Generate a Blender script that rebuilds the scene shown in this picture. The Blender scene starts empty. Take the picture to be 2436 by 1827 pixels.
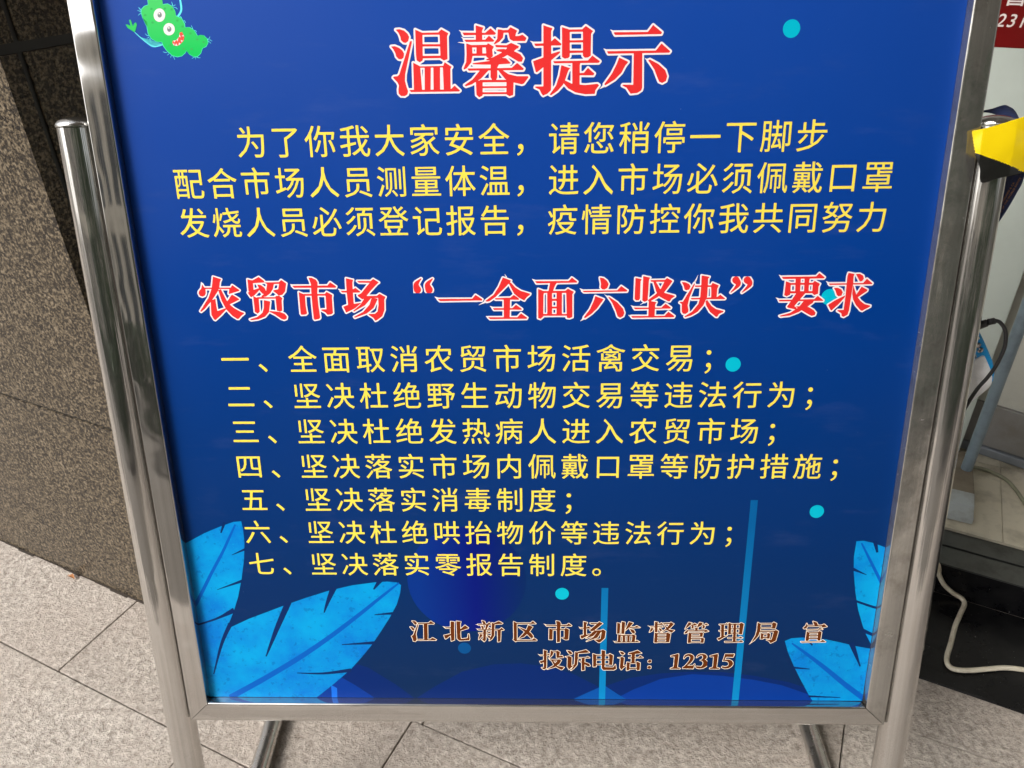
import bpy, bmesh, math, random
import numpy as np
from mathutils import Vector, Matrix
random.seed(7)
SC = bpy.context.scene
COL = SC.collection

# ------------------------------------------------------------------ camera, sky, sun, exposure
cam_d = bpy.data.cameras.new('camera'); cam = bpy.data.objects.new('camera', cam_d); COL.objects.link(cam)
cam_d.sensor_width = 36.0; cam_d.lens = 1830.0 / 2436.0 * 36.0; cam_d.clip_start = .02; cam_d.clip_end = 400
r_ = Vector((.9996, .0218, -.0203)).normalized(); f_ = Vector((-.0293, .8456, -.5331)).normalized()
u_ = r_.cross(f_).normalized(); r_ = f_.cross(u_).normalized()
M = Matrix((r_, u_, -f_)).transposed().to_4x4(); M.translation = Vector((.0048, -.6094, 1.2543))
cam.matrix_world = M
SC.camera = cam

SUN = Vector((-.55, -.47, .69)).normalized()
W = bpy.data.worlds.new('World'); SC.world = W; W.use_nodes = True
wn = W.node_tree; wn.nodes.clear()
wo = wn.nodes.new('ShaderNodeOutputWorld'); bg = wn.nodes.new('ShaderNodeBackground')
sky = wn.nodes.new('ShaderNodeTexSky'); sky.sky_type = 'NISHITA'; sky.sun_disc = False
sky.sun_elevation = math.asin(SUN.z); sky.sun_rotation = math.atan2(SUN.x, SUN.y)
sky.dust_density = 4.0; sky.air_density = 1.0; sky.ozone_density = 1.0
hs = wn.nodes.new('ShaderNodeHueSaturation'); hs.inputs['Saturation'].default_value = .22
wn.links.new(sky.outputs[0], hs.inputs['Color']); wn.links.new(hs.outputs[0], bg.inputs[0]); bg.inputs[1].default_value = .15
wn.links.new(bg.outputs[0], wo.inputs[0])
sun_d = bpy.data.lights.new('sun', 'SUN'); sun_d.energy = 1.25; sun_d.angle = math.radians(18); sun_d.color = (1, .955, .89)
sun = bpy.data.objects.new('sun', sun_d); COL.objects.link(sun)
sun.rotation_euler = SUN.to_track_quat('Z', 'Y').to_euler(); sun.location = (-3, -3, 5)
SC.view_settings.view_transform = 'Standard'; SC.view_settings.look = 'None'; SC.view_settings.gamma = 1
SC.view_settings.use_curve_mapping = False; SC.view_settings.exposure = .78

# ------------------------------------------------------------------ helpers
def lin(r, g, b):
    return tuple(((c / 255) / 12.92 if c / 255 <= .04045 else ((c / 255 + .055) / 1.055) ** 2.4) for c in (r, g, b)) + (1.0,)
def mat(name, col=(.5, .5, .5, 1), rough=.5, metal=0.0, spec=.5):
    m = bpy.data.materials.new(name); m.use_nodes = True
    b = m.node_tree.nodes['Principled BSDF']
    b.inputs['Base Color'].default_value = col; b.inputs['Roughness'].default_value = rough
    b.inputs['Metallic'].default_value = metal; b.inputs['Specular IOR Level'].default_value = spec
    return m
def N(m, t, **kw):
    n = m.node_tree.nodes.new(t)
    for k, v in kw.items():
        if k in n.inputs.keys(): n.inputs[k].default_value = v
        else: setattr(n, k, v)
    return n
def Lk(m, a, b): m.node_tree.links.new(a, b)
def B(m): return m.node_tree.nodes['Principled BSDF']
def ramp(m, stops, interp='LINEAR'):
    n = m.node_tree.nodes.new('ShaderNodeValToRGB'); n.color_ramp.interpolation = interp
    e = n.color_ramp.elements
    while len(e) < len(stops): e.new(.5)
    for i, (p, c) in enumerate(stops): e[i].position = p; e[i].color = c if len(c) == 4 else tuple(c) + (1,)
    return n
def coords(m, scale=(1, 1, 1), out='Object'):
    tc = N(m, 'ShaderNodeTexCoord'); mp = N(m, 'ShaderNodeMapping'); mp.inputs['Scale'].default_value = scale
    Lk(m, tc.outputs[out], mp.inputs['Vector']); return mp.outputs[0]
def noise(m, vec, scale, detail=4, rough=.55):
    n = N(m, 'ShaderNodeTexNoise'); n.inputs['Scale'].default_value = scale; n.inputs['Detail'].default_value = detail
    n.inputs['Roughness'].default_value = rough; Lk(m, vec, n.inputs['Vector']); return n.outputs['Fac']
def bump(m, h, dist, strength=1.0, prev=None):
    n = N(m, 'ShaderNodeBump'); n.inputs['Distance'].default_value = dist; n.inputs['Strength'].default_value = strength
    Lk(m, h, n.inputs['Height'])
    if prev: Lk(m, prev, n.inputs['Normal'])
    return n.outputs[0]
def mixc(m, f, a, b, mode='MIX'):
    n = N(m, 'ShaderNodeMix', data_type='RGBA', blend_type=mode)
    for s, v in ((n.inputs[0], f), (n.inputs[6], a), (n.inputs[7], b)):
        if hasattr(v, 'links'): Lk(m, v, s)
        else: s.default_value = v
    return n.outputs[2]
def rng(m, v, a, b, c, d):
    n = N(m, 'ShaderNodeMapRange'); Lk(m, v, n.inputs[0])
    for i, x in enumerate((a, b, c, d)): n.inputs[i + 1].default_value = x
    return n.outputs[0]

def obj(name, verts, faces, m, parent=None, mats=None, mi=None, smooth=False, autos=None):
    me = bpy.data.meshes.new(name); me.from_pydata([tuple(v) for v in verts], [], [tuple(f) for f in faces])
    for x in (mats or [m]): me.materials.append(x)
    if mi is not None: me.polygons.foreach_set('material_index', mi)
    if smooth: me.polygons.foreach_set('use_smooth', [True] * len(me.polygons))
    me.update(); o = bpy.data.objects.new(name, me); COL.objects.link(o)
    if autos is not None: me.set_sharp_from_angle(angle=math.radians(autos))
    if parent: o.parent = parent; o.matrix_parent_inverse = Matrix.Translation(-Vector(parent.location))
    return o
def bmobj(name, bm, m, parent=None, smooth=False, autos=None):
    bmesh.ops.recalc_face_normals(bm, faces=bm.faces)
    me = bpy.data.meshes.new(name); bm.to_mesh(me); bm.free()
    for x in (m if isinstance(m, list) else [m]): me.materials.append(x)
    if smooth: me.polygons.foreach_set('use_smooth', [True] * len(me.polygons))
    o = bpy.data.objects.new(name, me); COL.objects.link(o)
    if autos is not None: me.set_sharp_from_angle(angle=math.radians(autos))
    if parent: o.parent = parent; o.matrix_parent_inverse = Matrix.Translation(-Vector(parent.location))
    return o
def thing(name, label, cat, loc, group=None):
    o = bpy.data.objects.new(name, None); o.empty_display_size = .1; COL.objects.link(o); o.location = loc
    tag(o, label, cat, group); return o
def tag(o, label, cat, group=None):
    o['label'] = label; o['category'] = cat
    if group: o['group'] = group
def structure(o): o['kind'] = 'structure'; return o
def bev(o, w, seg=2):
    md = o.modifiers.new('bevel', 'BEVEL'); md.width = w; md.segments = seg; md.limit_method = 'ANGLE'; md.angle_limit = math.radians(40)
    return o
def catmull(P, n=8):
    P = [Vector(p) for p in P]; out = []
    for i in range(len(P) - 1):
        a, b, c, d = P[max(i - 1, 0)], P[i], P[i + 1], P[min(i + 2, len(P) - 1)]
        for k in range(n):
            t = k / n
            out.append(.5 * ((2 * b) + (c - a) * t + (2 * a - 5 * b + 4 * c - d) * t * t + (3 * b - a - 3 * c + d) * t ** 3))
    out.append(P[-1]); return out
def tube(bm, pts, radius, seg=16, caps=True):
    pts = [Vector(p) for p in pts]; rings = []; up = None
    for i, p in enumerate(pts):
        t = (pts[min(i + 1, len(pts) - 1)] - pts[max(i - 1, 0)]).normalized()
        if up is None:
            up = Vector((0, 0, 1)) if abs(t.z) < .9 else Vector((1, 0, 0))
        x = t.cross(up).normalized(); up = x.cross(t).normalized()
        rad = radius[i] if isinstance(radius, (list, tuple)) else radius
        rings.append([bm.verts.new(p + x * (math.cos(a) * rad) + up * (math.sin(a) * rad)) for a in [2 * math.pi * k / seg for k in range(seg)]])
    for a, b in zip(rings[:-1], rings[1:]):
        for k in range(seg): bm.faces.new((a[k], a[(k + 1) % seg], b[(k + 1) % seg], b[k]))
    if caps: bm.faces.new(rings[0][::-1]); bm.faces.new(rings[-1])
def prism(bm, loop, off):          # loop of 3-D points extruded by the vector off
    a = [bm.verts.new(p) for p in loop]; b = [bm.verts.new(Vector(p) + Vector(off)) for p in loop]
    bm.faces.new(a); bm.faces.new(b[::-1]); n = len(a)
    for i in range(n): bm.faces.new((a[i], b[i], b[(i + 1) % n], a[(i + 1) % n]))
def frame_box(bm, O, X, Y, Z, x0, x1, y0, y1, z0, z1):
    c = [O + X * x + Y * y + Z * z for z in (z0, z1) for x, y in ((x0, y0), (x1, y0), (x1, y1), (x0, y1))]
    v = [bm.verts.new(p) for p in c]
    for f in ((0, 3, 2, 1), (4, 5, 6, 7), (0, 1, 5, 4), (1, 2, 6, 5), (2, 3, 7, 6), (3, 0, 4, 7)): bm.faces.new([v[i] for i in f])
UP = Vector((0, 0, 1))

# the stand leans back 14.5 degrees; sign coordinates: x right, v up the sign, d towards the viewer
LEAN = math.radians(14.5); CL, SL = math.cos(LEAN), math.sin(LEAN); H0 = .35
def S(x, v, d=0.0): return Vector((x - .45, v * SL - d * CL, v * CL + d * SL + H0))

# ------------------------------------------------------------------ materials
def steel(name, axis, tint=(.65, .635, .61), rough=.055, dents=.0012, lean=0.0, streak=1.0, metal=.97):
    m = mat(name, tint + (1,), rough, metal)
    sc = [1 / 300] * 3; sc[axis] = 1 / 1.2
    tc = N(m, 'ShaderNodeTexCoord'); mp = N(m, 'ShaderNodeMapping', vector_type='TEXTURE'); mp.inputs['Scale'].default_value = sc
    mp.inputs['Rotation'].default_value = (-lean, 0, 0); Lk(m, tc.outputs['Object'], mp.inputs['Vector'])
    st = noise(m, mp.outputs[0], 1.0, 4, .65)
    sm = noise(m, coords(m), 9.0, 6, .65)
    Lk(m, rng(m, sm, .3, .75, rough * .8, rough * 2.2), B(m).inputs['Roughness'])
    Lk(m, mixc(m, rng(m, st, .3, .7, 0, 1), tuple(c * .82 for c in tint) + (1,), tint + (1,)), B(m).inputs['Base Color'])
    b1 = bump(m, noise(m, coords(m), 7.0, 2), dents * 8, .5)
    b2 = bump(m, st, .0003 * streak, .6, b1); Lk(m, b2, B(m).inputs['Normal'])
    return m
STEEL_V = steel('stainless_upright', 2, lean=LEAN, streak=.25); STEEL_H = steel('stainless_crosswise', 0, streak=.2); STEEL_Y = steel('stainless_foot', 1, (.66, .64, .61), .20, streak=.5)
POST = steel('stainless_post', 2, (.72, .705, .68), .035, .0005, lean=LEAN, streak=2.6)
GRIME_SHADE = mat('grime_shade', lin(52, 44, 36), .7)  # dirt and painted-in shade share this dark tone

STEEL_W = steel('stainless_worn', 2, (.56, .545, .51), .08, lean=LEAN, streak=.3, metal=.88)
def worn(m):
    b = B(m); v = coords(m); a = rng(m, noise(m, v, 26.0, 8, .75), .5, .72, 0, .65); src = b.inputs['Base Color'].links[0].from_socket
    Lk(m, mixc(m, a, src, (.20, .18, .15, 1)), b.inputs['Base Color'])
    Lk(m, rng(m, noise(m, v, 40.0, 8, .75), .4, .75, .09, .34), b.inputs['Roughness'])
worn(STEEL_W)
def ink(name, col, var=.0, gloss=.42):
    m = mat(name, col, gloss, 0, .14)
    v = coords(m)
    big = noise(m, v, 5.0, 5); fine = noise(m, v, 900.0, 2)
    Lk(m, rng(m, big, .35, .75, gloss * .85, gloss * 1.35), B(m).inputs['Roughness'])
    Lk(m, bump(m, fine, .00006, .35, bump(m, noise(m, v, 3.0, 1), .004, .10)), B(m).inputs['Normal'])
    if var:
        Lk(m, mixc(m, rng(m, big, .3, .7, 0, 1), tuple(c * (1 - var) for c in col[:3]) + (1,), col), B(m).inputs['Base Color'])
    return m
# poster ground: a printed gradient from bright blue at the top to navy at the foot, with dust and rub marks
PANEL = ink('printed_blue', (0, 0, 1, 1))
def panel_nodes(m):
    tc = N(m, 'ShaderNodeTexCoord'); sx = N(m, 'ShaderNodeSeparateXYZ'); Lk(m, tc.outputs['Object'], sx.inputs[0])
    r = ramp(m, [(0.0, lin(4, 38, 80)), (.22, lin(0, 42, 96)), (.42, lin(0, 48, 114)), (.60, lin(0, 54, 132)), (.78, lin(8, 60, 145)), (1, lin(20, 68, 158))])
    Lk(m, rng(m, sx.outputs[2], .38, 1.22, 0, 1), r.inputs[0])
    vc = coords(m)
    vo = N(m, 'ShaderNodeTexVoronoi'); vo.inputs['Scale'].default_value = 75; Lk(m, vc, vo.inputs['Vector'])
    sp = rng(m, vo.outputs['Distance'], .0, .035, .75, 0)
    gate = rng(m, noise(m, vc, 7.0, 3), .54, .64, 0, 1)
    mul = N(m, 'ShaderNodeMath', operation='MULTIPLY'); Lk(m, sp, mul.inputs[0]); Lk(m, gate, mul.inputs[1])
    c1 = mixc(m, mul.outputs[0], r.outputs[0], lin(170, 180, 205))
    smear = rng(m, noise(m, coords(m, (3, 3, 14)), 2.5, 6, .7), .56, .82, 0, .07)
    Lk(m, mixc(m, smear, c1, lin(120, 130, 165)), B(m).inputs['Base Color'])
panel_nodes(PANEL)
INK = dict(
    yellow=ink('ink_yellow', lin(240, 216, 82)), red=ink('ink_red', lin(220, 46, 46)), white=ink('ink_white', lin(232, 224, 226)),
    brown=ink('ink_brown', lin(98, 44, 6)), cream=ink('ink_cream', lin(250, 232, 208)),
    wave_dark=ink('ink_wave_dark', lin(0, 36, 102)), wave_mid=ink('ink_wave_mid', lin(0, 52, 140)), wave_light=ink('ink_wave_light', lin(0, 76, 156)),
    bar=ink('ink_bar', lin(0, 112, 178)), bar_low=ink('ink_bar_low', lin(20, 105, 215)), dot=ink('ink_dot', lin(0, 178, 202)), dot_dim=ink('ink_dot_dim', lin(0, 74, 134)),
    disc=ink('ink_disc', lin(0, 40, 140)), leaf=ink('ink_leaf', lin(0, 160, 232)), rib=ink('ink_leaf_rib', lin(0, 88, 180)), cut=ink('ink_leaf_cut', lin(5, 38, 92)),
    limb=ink('ink_germ_limb', lin(96, 222, 232)), germ_edge=ink('ink_germ_edge', lin(80, 225, 190)), germ=ink('ink_germ', lin(75, 200, 104)), germ_spot=ink('ink_germ_spot', lin(50, 172, 84)),
    pupil=ink('ink_pupil', lin(120, 130, 128)), mouth=ink('ink_mouth', lin(235, 80, 66)))
def leaf_nodes(m):
    v = coords(m); a = noise(m, v, 14.0, 6, .65); b = noise(m, v, 130.0, 3, .6); c = noise(m, v, 420.0, 2)
    c0 = mixc(m, rng(m, a, .35, .65, 0, 1), lin(0, 112, 198), lin(0, 152, 212))
    c1 = mixc(m, rng(m, b, .60, .66, 0, .45), c0, lin(0, 86, 160))
    Lk(m, mixc(m, rng(m, c, .62, .7, 0, .35), c1, lin(10, 160, 206)), B(m).inputs['Base Color'])
leaf_nodes(INK['leaf'])
def grad(m, axis, a, b, c0, c1, c2=None):
    tc = N(m, 'ShaderNodeTexCoord'); sx = N(m, 'ShaderNodeSeparateXYZ'); Lk(m, tc.outputs['Object'], sx.inputs[0])
    r = ramp(m, [(0, c0), (.5, c1 if c2 else tuple((x + y) / 2 for x, y in zip(c0, c1))), (1, c2 or c1)])
    Lk(m, rng(m, sx.outputs[axis], a, b, 0, 1), r.inputs[0]); Lk(m, r.outputs[0], B(m).inputs['Base Color'])
grad(INK['bar'], 2, .38, .62, lin(0, 128, 188), lin(0, 88, 148))
grad(INK['disc'], 0, -.14, .0, lin(0, 46, 128), lin(0, 18, 112), lin(0, 38, 88))
grad(INK['germ'], 2, 1.13, 1.22, lin(0, 190, 84), lin(92, 206, 112))

def granite():
    m = mat('granite', rough=.3, spec=.3); v = coords(m)
    n1 = noise(m, v, 185.0, 3, .62); n2 = noise(m, v, 300.0, 2, .5); n3 = noise(m, v, 45.0, 3)
    r = ramp(m, [(0, (.010, .008, .007, 1)), (.46, (.014, .011, .009, 1)), (.50, (.095, .073, .046, 1)), (.58, (.155, .121, .080, 1)), (.66, (.235, .19, .132, 1)), (1, (.34, .28, .205, 1))])
    Lk(m, n1, r.inputs[0])
    c = mixc(m, rng(m, n2, .55, .60, 0, .85), r.outputs[0], (.016, .013, .010, 1))
    Lk(m, mixc(m, rng(m, n3, .35, .7, 0, .25), c, (.085, .066, .042, 1)), B(m).inputs['Base Color'])
    Lk(m, rng(m, n2, .3, .7, .22, .42), B(m).inputs['Roughness'])
    Lk(m, bump(m, n1, .0002, .4), B(m).inputs['Normal'])
    return m
GRANITE = granite()
CAULK = mat('black_caulk', (.012, .012, .012, 1), .35)
CAULK2 = mat('grey_caulk', (.05, .05, .05, 1), .5)
def paving_mat(tint):
    m = mat('flamed_granite', rough=.8, spec=.35); v = coords(m)
    a = noise(m, v, 80.0, 6, .72); b = noise(m, v, 260.0, 4, .65); c = noise(m, v, 3.2, 5); d = noise(m, v, 38.0, 4, .6)
    c0 = mixc(m, rng(m, a, .36, .64, 0, 1), (.32, .275, .238, 1), (.76, .70, .635, 1))
    c1 = mixc(m, rng(m, b, .60, .68, 0, .8), c0, (.86, .81, .75, 1))
    c1b = mixc(m, rng(m, b, .40, .32, 0, .7), c1, (.22, .19, .165, 1))
    c2 = mixc(m, rng(m, c, .40, .70, 0, .55), c1b, (.49, .42, .365, 1))
    c3 = mixc(m, rng(m, d, .50, .72, 0, .45), c2, (.54, .465, .41, 1))
    Lk(m, mixc(m, 1.0, c3, tint + (1,), 'MULTIPLY'), B(m).inputs['Base Color'])
    b1 = bump(m, d, .006, .5); b2 = bump(m, a, .009, 1.0, b1); b3 = bump(m, b, .002, .8, b2); Lk(m, b3, B(m).inputs['Normal'])
    return m
PAVING = [paving_mat(x) for x in ((1, .99, .975), (.96, .945, .93), (.91, .89, .87))]
GROUT = mat('joint_sand', (.06, .048, .038, 1), .95)
def stone_black():
    m = mat('black_stone', rough=.25, spec=.25); v = coords(m)
    a = noise(m, v, 9.0, 6, .7); b = noise(m, v, 260.0, 2)
    c0 = mixc(m, rng(m, a, .45, .75, 0, 1), (.004, .004, .005, 1), (.018, .018, .018, 1))
    Lk(m, mixc(m, rng(m, b, .73, .76, 0, .8), c0, (.4, .4, .38, 1)), B(m).inputs['Base Color'])
    Lk(m, rng(m, a, .3, .7, .18, .42), B(m).inputs['Roughness']); return m
BLACKSTONE = stone_black()
def dirty(name, c, c2, sc, rough=.5, metal=0.0, amt=.8, lo=.45, hi=.7):
    m = mat(name, c, rough, metal); v = coords(m); a = noise(m, v, sc, 6, .65)
    Lk(m, mixc(m, rng(m, a, lo, hi, 0, amt), c, c2), B(m).inputs['Base Color'])
    Lk(m, bump(m, noise(m, v, sc * 7, 2), .0005, .3), B(m).inputs['Normal']); return m
CREAM = dirty('cream_tile', lin(214, 206, 186), lin(156, 148, 130), 16, .35)
TRACK = dirty('track_metal', (.10, .105, .10, 1), (.05, .05, .045, 1), 22, .3, .6)
BOARD = dirty('board_white', lin(208, 218, 211), lin(192, 202, 195), 3, .3)
HEADER = dirty('header_red', lin(118, 6, 8), lin(104, 4, 6), 3, .3)
DOORWHITE = dirty('door_paint', lin(206, 206, 196), lin(186, 186, 176), 5, .4)
RAIL = dirty('door_rail_grey', lin(150, 148, 146), lin(128, 122, 112), 12, .4, .2)
RAILLOW = dirty('door_rail_lip', lin(140, 146, 154), lin(120, 124, 128), 12, .4, .2)
POLE = dirty('pole_paint', lin(138, 156, 168), lin(110, 122, 130), 18, .35)
BASEPAINT = dirty('base_paint', lin(186, 194, 196), lin(128, 116, 98), 11, .5)
BASETOP = dirty('base_dust', lin(140, 130, 114), lin(110, 98, 82), 14, .8)
PLASTER = dirty('white_plaster', lin(196, 196, 190), lin(180, 180, 172), 3, .8)
SOFFIT = dirty('soffit', lin(150, 148, 142), lin(130, 128, 120), 3, .8)

# ------------------------------------------------------------------ ground and building
uW = Vector((.9135, -.4068, 0)); vW = Vector((.4068, .9135, 0))
CORNER = Vector((-.6895, .4496, 0))
ground = structure(obj('ground', [(-60, -60, -.012), (60, -60, -.012), (60, 60, -.012), (-60, 60, -.012)], [(0, 1, 2, 3)], mat('road_surface', (.105, .088, .07, 1), .9)))
JB = Vector((-.515, .365, 0))           # where two paving joints meet (filled in below from the joint lines)
def paving():
    bm = bmesh.new(); T0 = Vector((-.8741, .3259, 0)); A0 = Vector((-.847, .520, 0))
    tl, td, g = .687, .345, .0024
    rows = [(.0, .196)] + [(.196 + k * td, .196 + (k + 1) * td) for k in range(0, 5)] + [(-(k + 1) * td, -k * td) for k in range(0, 6)]
    rnd = random.Random(3)
    for i, (a, b) in enumerate(rows):
        sh = 0 if i == 0 else (.352 if i % 2 else 0.02)
        for k in range(-14, 15):
            s0 = k * tl + sh; dz = rnd.uniform(-.0006, .0006)
            nf = len(bm.faces); frame_box(bm, A0, uW, -vW, UP, s0 + g / 2, s0 + tl - g / 2, a + g / 2, b - g / 2, -.02, dz); bm.faces.ensure_lookup_table(); mi = rnd.choice((0, 0, 1, 2))
            for f in bm.faces[nf:]: f.material_index = mi
    return bmobj('paving', bm, PAVING)
structure(bev(paving(), .0016, 2))

bld = thing('granite_building', 'speckled brown granite building corner with black joints beside the notice stand', 'building', CORNER)
bm = bmesh.new()
gj = .006
def wall_piece(O, X, Y, x0, x1, y0, y1, z0, z1): frame_box(bm, O, X, Y, UP, x0, x1, y0, y1, z0, z1)
# left face slabs (behind them a dark core shows in the joints)
for z0, z1 in ((.0, .480), (.486, 1.094), (1.108, 2.2), (2.214, 3.6)):
    for x0, x1 in ((-.9, 0), (-1.806, -.906), (-2.712, -1.812), (-3.618, -2.718)):
        wall_piece(CORNER, uW, vW, x0, x1, 0, .024, z0, z1)
    wall_piece(CORNER, uW, vW, -.024, -.0005, .0245, .0272, z0, z1)
    wall_piece(CORNER, uW, vW, -.024, 0, .0365, .60, z0, z1)
    wall_piece(CORNER, uW, vW, -.024, 0, .606, 1.30, z0, z1)
bmobj('wall', bm, GRANITE, bld)
bm = bmesh.new(); frame_box(bm, CORNER, uW, vW, UP, -3.60, -.0035, .0035, 1.29, .0, 3.55)
bmobj('joint_filler', bm, CAULK, bld)
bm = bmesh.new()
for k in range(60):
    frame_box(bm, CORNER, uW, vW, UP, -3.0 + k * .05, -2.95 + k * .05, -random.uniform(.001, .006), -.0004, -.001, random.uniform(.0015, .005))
bmobj('foot_dirt_shade', bm, GRIME_SHADE, bld)  # dirt and contact shadow at the wall foot, both put in as dark colour
bm = bmesh.new()
frame_box(bm, CORNER, uW, vW, UP, .002, 4.6, .0, .22, 2.62, 3.6)
bmobj('lintel', bm, GRANITE, bld)
bm = bmesh.new(); frame_box(bm, CORNER, uW, vW, UP, .62, 6.5, -3.3, -.002, 2.62, 2.80); bmobj('added_canopy', bm, SOFFIT, bld)  # unseen slab over the entrance, added to shade the right side
bm = bmesh.new(); frame_box(bm, CORNER, uW, vW, UP, .002, 4.6, .222, 3.4, 2.64, 2.74); bmobj('lobby_ceiling', bm, PLASTER, bld)
bm = bmesh.new(); frame_box(bm, CORNER, uW, vW, UP, -.6, 4.6, 3.4, 3.5, 0, 2.64)
frame_box(bm, CORNER, uW, vW, UP, 4.6, 4.7, .222, 3.4, 0, 2.64); frame_box(bm, CORNER, uW, vW, UP, -.62, -.02, 1.31, 3.4, 0, 2.64)
bmobj('lobby_wall', bm, PLASTER, bld)

# a hedge added out of view behind the camera, for the steel to reflect
def added_hedge():
    rnd = random.Random(11); V, F = [], []
    def blob(c, r, n):
        for _ in range(n):
            th = rnd.uniform(0, 6.283); z = rnd.uniform(-.6, 1); q = math.sqrt(max(0, 1 - z * z)); R = r * rnd.uniform(.75, 1.05)
            p = Vector((c[0] + q * math.cos(th) * R, c[1] + q * math.sin(th) * R, c[2] + z * R * .9)); s = rnd.uniform(.05, .14)
            a = Vector((rnd.gauss(0, 1), rnd.gauss(0, 1), rnd.gauss(0, 1))).normalized(); b = a.orthogonal().normalized(); k = len(V)
            V.extend([p - a * s, p + b * s * .6, p + a * s, p - b * s * .6]); F.append((k, k + 1, k + 2, k + 3))
    for i in range(34):
        x = -9 + i * .62; tall = 0 if x < -1.5 else min(1.0, (x + 1.5) / 3)
        blob((x, -6.6 + rnd.uniform(-.3, .3), .5), .62, 260)
        if tall > 0:
            for _ in range(3): blob((x + rnd.uniform(-.4, .4), -7.4 + rnd.uniform(-.6, .3), rnd.uniform(1.0, 1.0 + 3.2 * tall)), .7 + .3 * tall, 240)
    m = dirty('hedge_leaf', (.04, .085, .025, 1), (.10, .15, .05, 1), 2.5, .5)
    o = obj('added_hedge', V, F, m); o['kind'] = 'stuff'; return o
added_hedge()
fb_ = thing('added_street_building', 'unseen beige building added across the road for the steel to reflect', 'building', Vector((-3, -16, 0)))  # out of view, added to give the steel a beige reflection
bm = bmesh.new()
for k in range(12):
    frame_box(bm, Vector((-26 + k * 4.0, -16, 0)), Vector((1, 0, 0)), Vector((0, -1, 0)), UP, 0, 1.6, 0, .4, 0, 7.4)
for z in (0, 3.2, 6.6): frame_box(bm, Vector((-26, -16.004, 0)), Vector((1, 0, 0)), Vector((0, -1, 0)), UP, 0, 45.6, 0, .38, z, z + .9)
bmobj('wall', bm, dirty('far_wall', lin(232, 220, 200), lin(220, 206, 184), .5, .8), fb_)
bm = bmesh.new(); frame_box(bm, Vector((-26, -16.3, 0)), Vector((1, 0, 0)), Vector((0, -1, 0)), UP, .1, 45.5, 0, .2, .1, 7.3)
bmobj('glazing', bm, mat('far_glass', (.03, .035, .035, 1), .1), fb_)

# entrance: black stone strip and riser, metal threshold track, cream floor
J0 = Vector((.8434, .5509, 0)); uS = Vector((.9005, -.4349, 0)); nS = Vector((.4349, .9005, 0))
bm = bmesh.new(); frame_box(bm, J0, uS, nS, UP, -1.35, 2.4, -.246, -.004, -.01, .004)
frame_box(bm, J0, uS, nS, UP, -1.35, 2.4, .0, .05, -.01, .0765)
structure(bev(bmobj('entrance_step', bm, BLACKSTONE), .001, 1))
bm = bmesh.new(); frame_box(bm, J0, uS, nS, UP, -1.35, 2.4, -.0015, .0025, .0775, .0815); bmobj_edge = bm
frame_box(bm, J0, uS, nS, UP, -1.35, 2.4, .003, .054, .077, .081)
frame_box(bm, J0, uS, nS, UP, -1.35, 2.4, .062, .104, .076, .0805)
frame_box(bm, J0, uS, nS, UP, -1.35, 2.4, .0025, .120, .055, .0755)
structure(bmobj('threshold_track', bm, TRACK))
bm = bmesh.new()
for a, b in ((.119, .40), (.402, .80), (.802, 1.2), (1.202, 1.6), (1.602, 2.4)):
    for k in range(-3, 5): frame_box(bm, J0, uS, nS, UP, k * .8 + .11, k * .8 + .908, a, b, .06, .082)
frame_box(bm, J0, uS, nS, UP, -2.2, 4.0, .119, 2.4, .04, .0795)
structure(bmobj('lobby_floor', bm, CREAM))

# ------------------------------------------------------------------ the notice stand
stand = thing('notice_stand', 'large blue printed notice in a stainless steel frame between two round posts', 'notice board', Vector((0, -.0775, 0)))
VT = 1.20; FD = .025
def tube_member(name, axis, a0, a1, c0, c1, m, mitre0, mitre1, outer_low):
    """square tube along x or v; c0..c1 is its face width; mitred ends at 45 degrees"""
    r = .0022; prof = []
    for cx, cd, ang in ((c1 - r, -r, 0), (c0 + r, -r, 90), (c0 + r, -FD + r, 180), (c1 - r, -FD + r, 270)):
        for k in range(5):
            t = math.radians(ang + k * 22.5); prof.append((cx + math.cos(t) * r, cd + math.sin(t) * r))
    bm = bmesh.new(); rings = []
    NS = 30
    for j in range(NS + 1):
        f = j / NS; ring = []
        for (c, d) in prof:
            w = (c - c0) if outer_low else (c1 - c)
            lo = a0 + (w if mitre0 else 0); hi = a1 - (w if mitre1 else 0)
            a = lo + (hi - lo) * f
            ring.append(bm.verts.new(S(a, c, d) if axis == 0 else S(c, a, d)))
        rings.append(ring)
    n = len(prof)
    for p, q in zip(rings[:-1], rings[1:]):
        for k in range(n): bm.faces.new((p[k], p[(k + 1) % n], q[(k + 1) % n], q[k]))
    bm.faces.new(rings[0]); bm.faces.new(rings[-1][::-1])
    return bmobj(name, bm, m, stand, True, 50)
G = .0005
tube_member('frame_stile', 1, G, VT - G, 0.0, .0262, STEEL_V, True, True, True)
tube_member('frame_stile', 1, G, VT - G, 0.8735, .9000, STEEL_W, True, True, False)
tube_member('frame_rail', 0, G, .9 - G, 0.0, .0278, STEEL_H, True, True, True)
tube_member('frame_rail', 0, G, .9 - G, VT - .0272, VT, STEEL_H, True, True, False)
# panel sheet
bm = bmesh.new()
vs = [S(.0264, .0280, -.012), S(.8733, .0280, -.012), S(.8733, VT - .0274, -.012), S(.0264, VT - .0274, -.012)]
prism(bm, vs, S(0, 0, -.004) - S(0, 0, 0))
panel = bmobj('printed_panel', bm, PANEL, stand)
def sub(o):
    o.parent = panel; o.matrix_parent_inverse = Matrix.Identity(4); return o
bm = bmesh.new(); prism(bm, [S(.0264, .0280, -.0175), S(.8733, .0280, -.0175), S(.8733, VT - .0274, -.0175), S(.0264, VT - .0274, -.0175)], S(0, 0, -.004) - S(0, 0, 0))
bmobj('back_panel', bm, STEEL_V, stand)
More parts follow.
